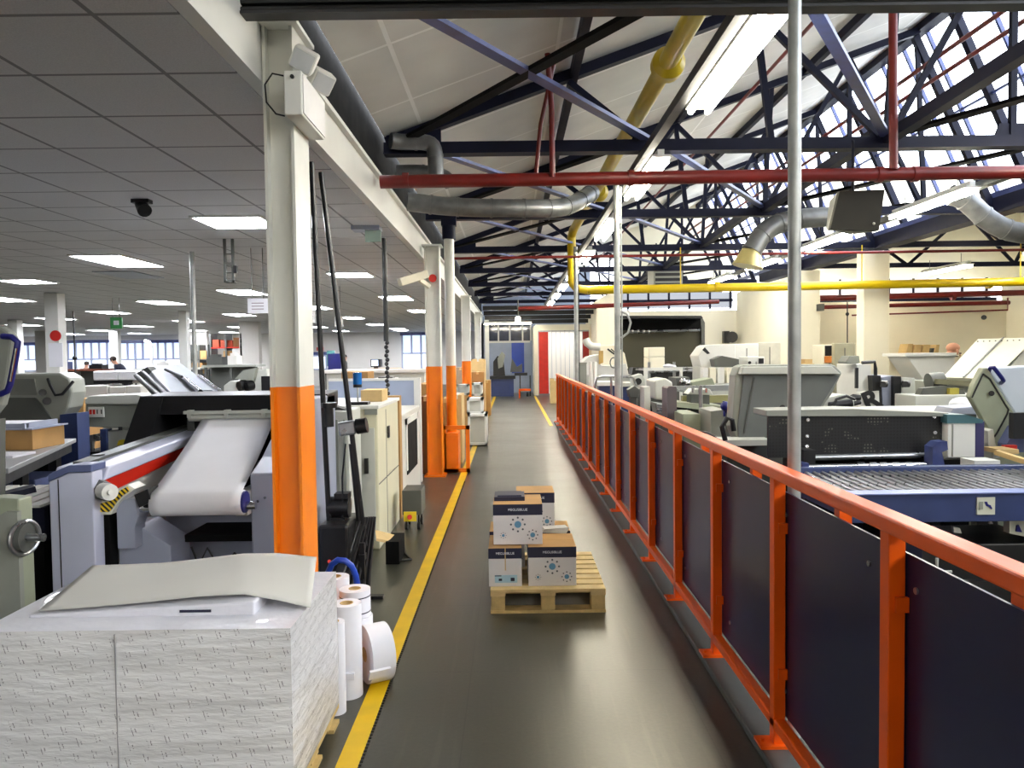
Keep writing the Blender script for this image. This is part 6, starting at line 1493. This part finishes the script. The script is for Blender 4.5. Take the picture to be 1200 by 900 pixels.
t = thing('white_cutting_machine', 'white machine with a bent extraction hose in front of the curtained doorway', 'machine', tuple(G(710,500,0)))
Y = 14.0
part('body', MB().px([(683,424),(690,418),(702,415),(704,420),(705,428),(722,428),(734,426),(737,440),(683,440)], Y, Y+.7), WHITE, t, bev=.015)
part('tall_body', MB().px([(703,405),(722,404),(732,414),(736,432),(703,432)], Y+.2, Y+.8), CREAM, t, bev=.01)
part('hose', MB().tube([P(686,397,Y),P(688,402,Y),P(693,406,Y),P(703,407,Y)], .07, 12), WHITE, t)
part('cream_bracket', MB().px([(702,411),(707,411),(707,425),(702,427)], Y-.05, Y), mat('ochre2',(196,160,90),.5), t)
part('vent', MB().bar(P(712,409,Y+.1), P(720,415,Y+.1), .03, .03).bar(P(716,409,Y+.1), P(723,415,Y+.1), .02, .02), BLACK, t)
part('port', MB().tube([P(719+4*math.cos(a),425+6*math.sin(a),Y-.02) for a in [i*.5 for i in range(13)]], .012, 6), GREYD, t)
part('base', MB().box(P(684,0,Y).x, P(736,0,Y).x, Y+.02, Y+.7, 0, P(710,439,Y).z), GREYL, t)
t = thing('heater_unit', 'dark louvred heater unit hanging between the trusses at the back', 'heater', tuple(P(790,320,17.8)))
Y = 17.8
part('casing', MB().pbox(766,306,800,337,Y,Y+.8), GREYM, t, bev=.01)
for k in range(5): part('louvre', MB().pbox(768,308+k*6,798,311+k*6,Y-.02,Y), BLACK, t)
for q in (769,797): part('hanger', MB().cyl(P(q,306,Y+.3), P(q,285,Y+.3), .015, n=6), NAVY, t)
single('curved_conduit', MB().tube([P(728,365,7.9),P(735,368,7.9),P(739,378,7.9),P(736,390,7.9),P(728,396,7.9)], .012, 8), GALV, 'curved light conduit looping off the middle post', 'conduit', tuple(P(736,380,7.9)))
# extra machinery along the press line
def blob(name, pts, Y, d, m, label, cat='machine part', extra=None, floor=True):
    q = [P(a, b, Y) for a, b in pts]; cx = sum(p.x for p in q)/len(q)
    t = thing(name, label, cat, (cx, Y, 0))
    part('housing', MB().px(pts, Y, Y+d), m, t, bev=.008)
    zb = min(p.z for p in q); x0 = min(p.x for p in q)+.04; x1 = max(p.x for p in q)-.04
    part('pedestal', MB().box(x0, x1, Y+.02, Y+d-.02, 0, zb+.01), GREYD, t)
    return t
t = blob('collator_unit', [(742,441),(752,438),(756,444),(757,456),(742,456)], 11.35, .3, GREYL, 'small pale unit left of the white goal-shaped stand', 'machine')
part('dial', MB().cyl(P(748,447,11.35), P(748,447,11.31), .05, n=14), BLACK, t)
t = blob('sheet_feeder', [(862,446),(862,440),(868,437),(868,452)], 11.0, .3, GREEN_G, 'narrow greenish feeder against the left side of the open lid', 'machine')
t = blob('roller_unit', [(768,472),(790,476),(790,492),(770,488)], 8.9, .3, GREYM, 'low grey roller unit in front of the press line', 'machine')
for k in range(4): part('roller', MB().cyl(P(770,474+k*3,8.86), P(789,477+k*3,8.86), .014, n=8), STEEL, t)
t = blob('register_head', [(806,462),(812,456),(832,456),(836,463)], 9.0, .25, GREYL, 'pale register head on the upper rail of the press line', 'machine')
for q in (812,820,828): part('clamp', MB().cyl(P(q,455,8.98), P(q,460,8.98), .02, n=8), CHROME, t)
t = blob('hose_reel', [(736,457),(744,452),(750,457),(748,466),(738,466)], 10.6, .2, GREYD, 'dark rounded reel beside the blue bases', 'machine')
t = blob('side_feeder', [(964,478),(968,466),(988,462),(1000,466),(1002,478)], 7.4, .3, GREYL, 'pale side feeder between the open lid and the lettered feeder', 'machine')
part('rollers', MB().cyl(P(972,476,7.35), P(998,472,7.35), .04, n=12), BLACK, t); part('cable', MB().tube([P(976,478,7.3),P(980,468,7.3),P(992,464,7.3),P(1002,468,7.3)], .014, 6), BLACK, t)
t = blob('ink_unit', [(1113,486),(1118,478),(1148,476),(1152,486)], 6.0, .25, GREYB, 'bluish unit behind the teal-topped control box', 'machine')
t = blob('guide_block', [(1140,560),(1146,548),(1176,548),(1180,560)], 4.75, .1, GREYD, 'dark guide block behind the right end of the roller conveyor', 'machine')
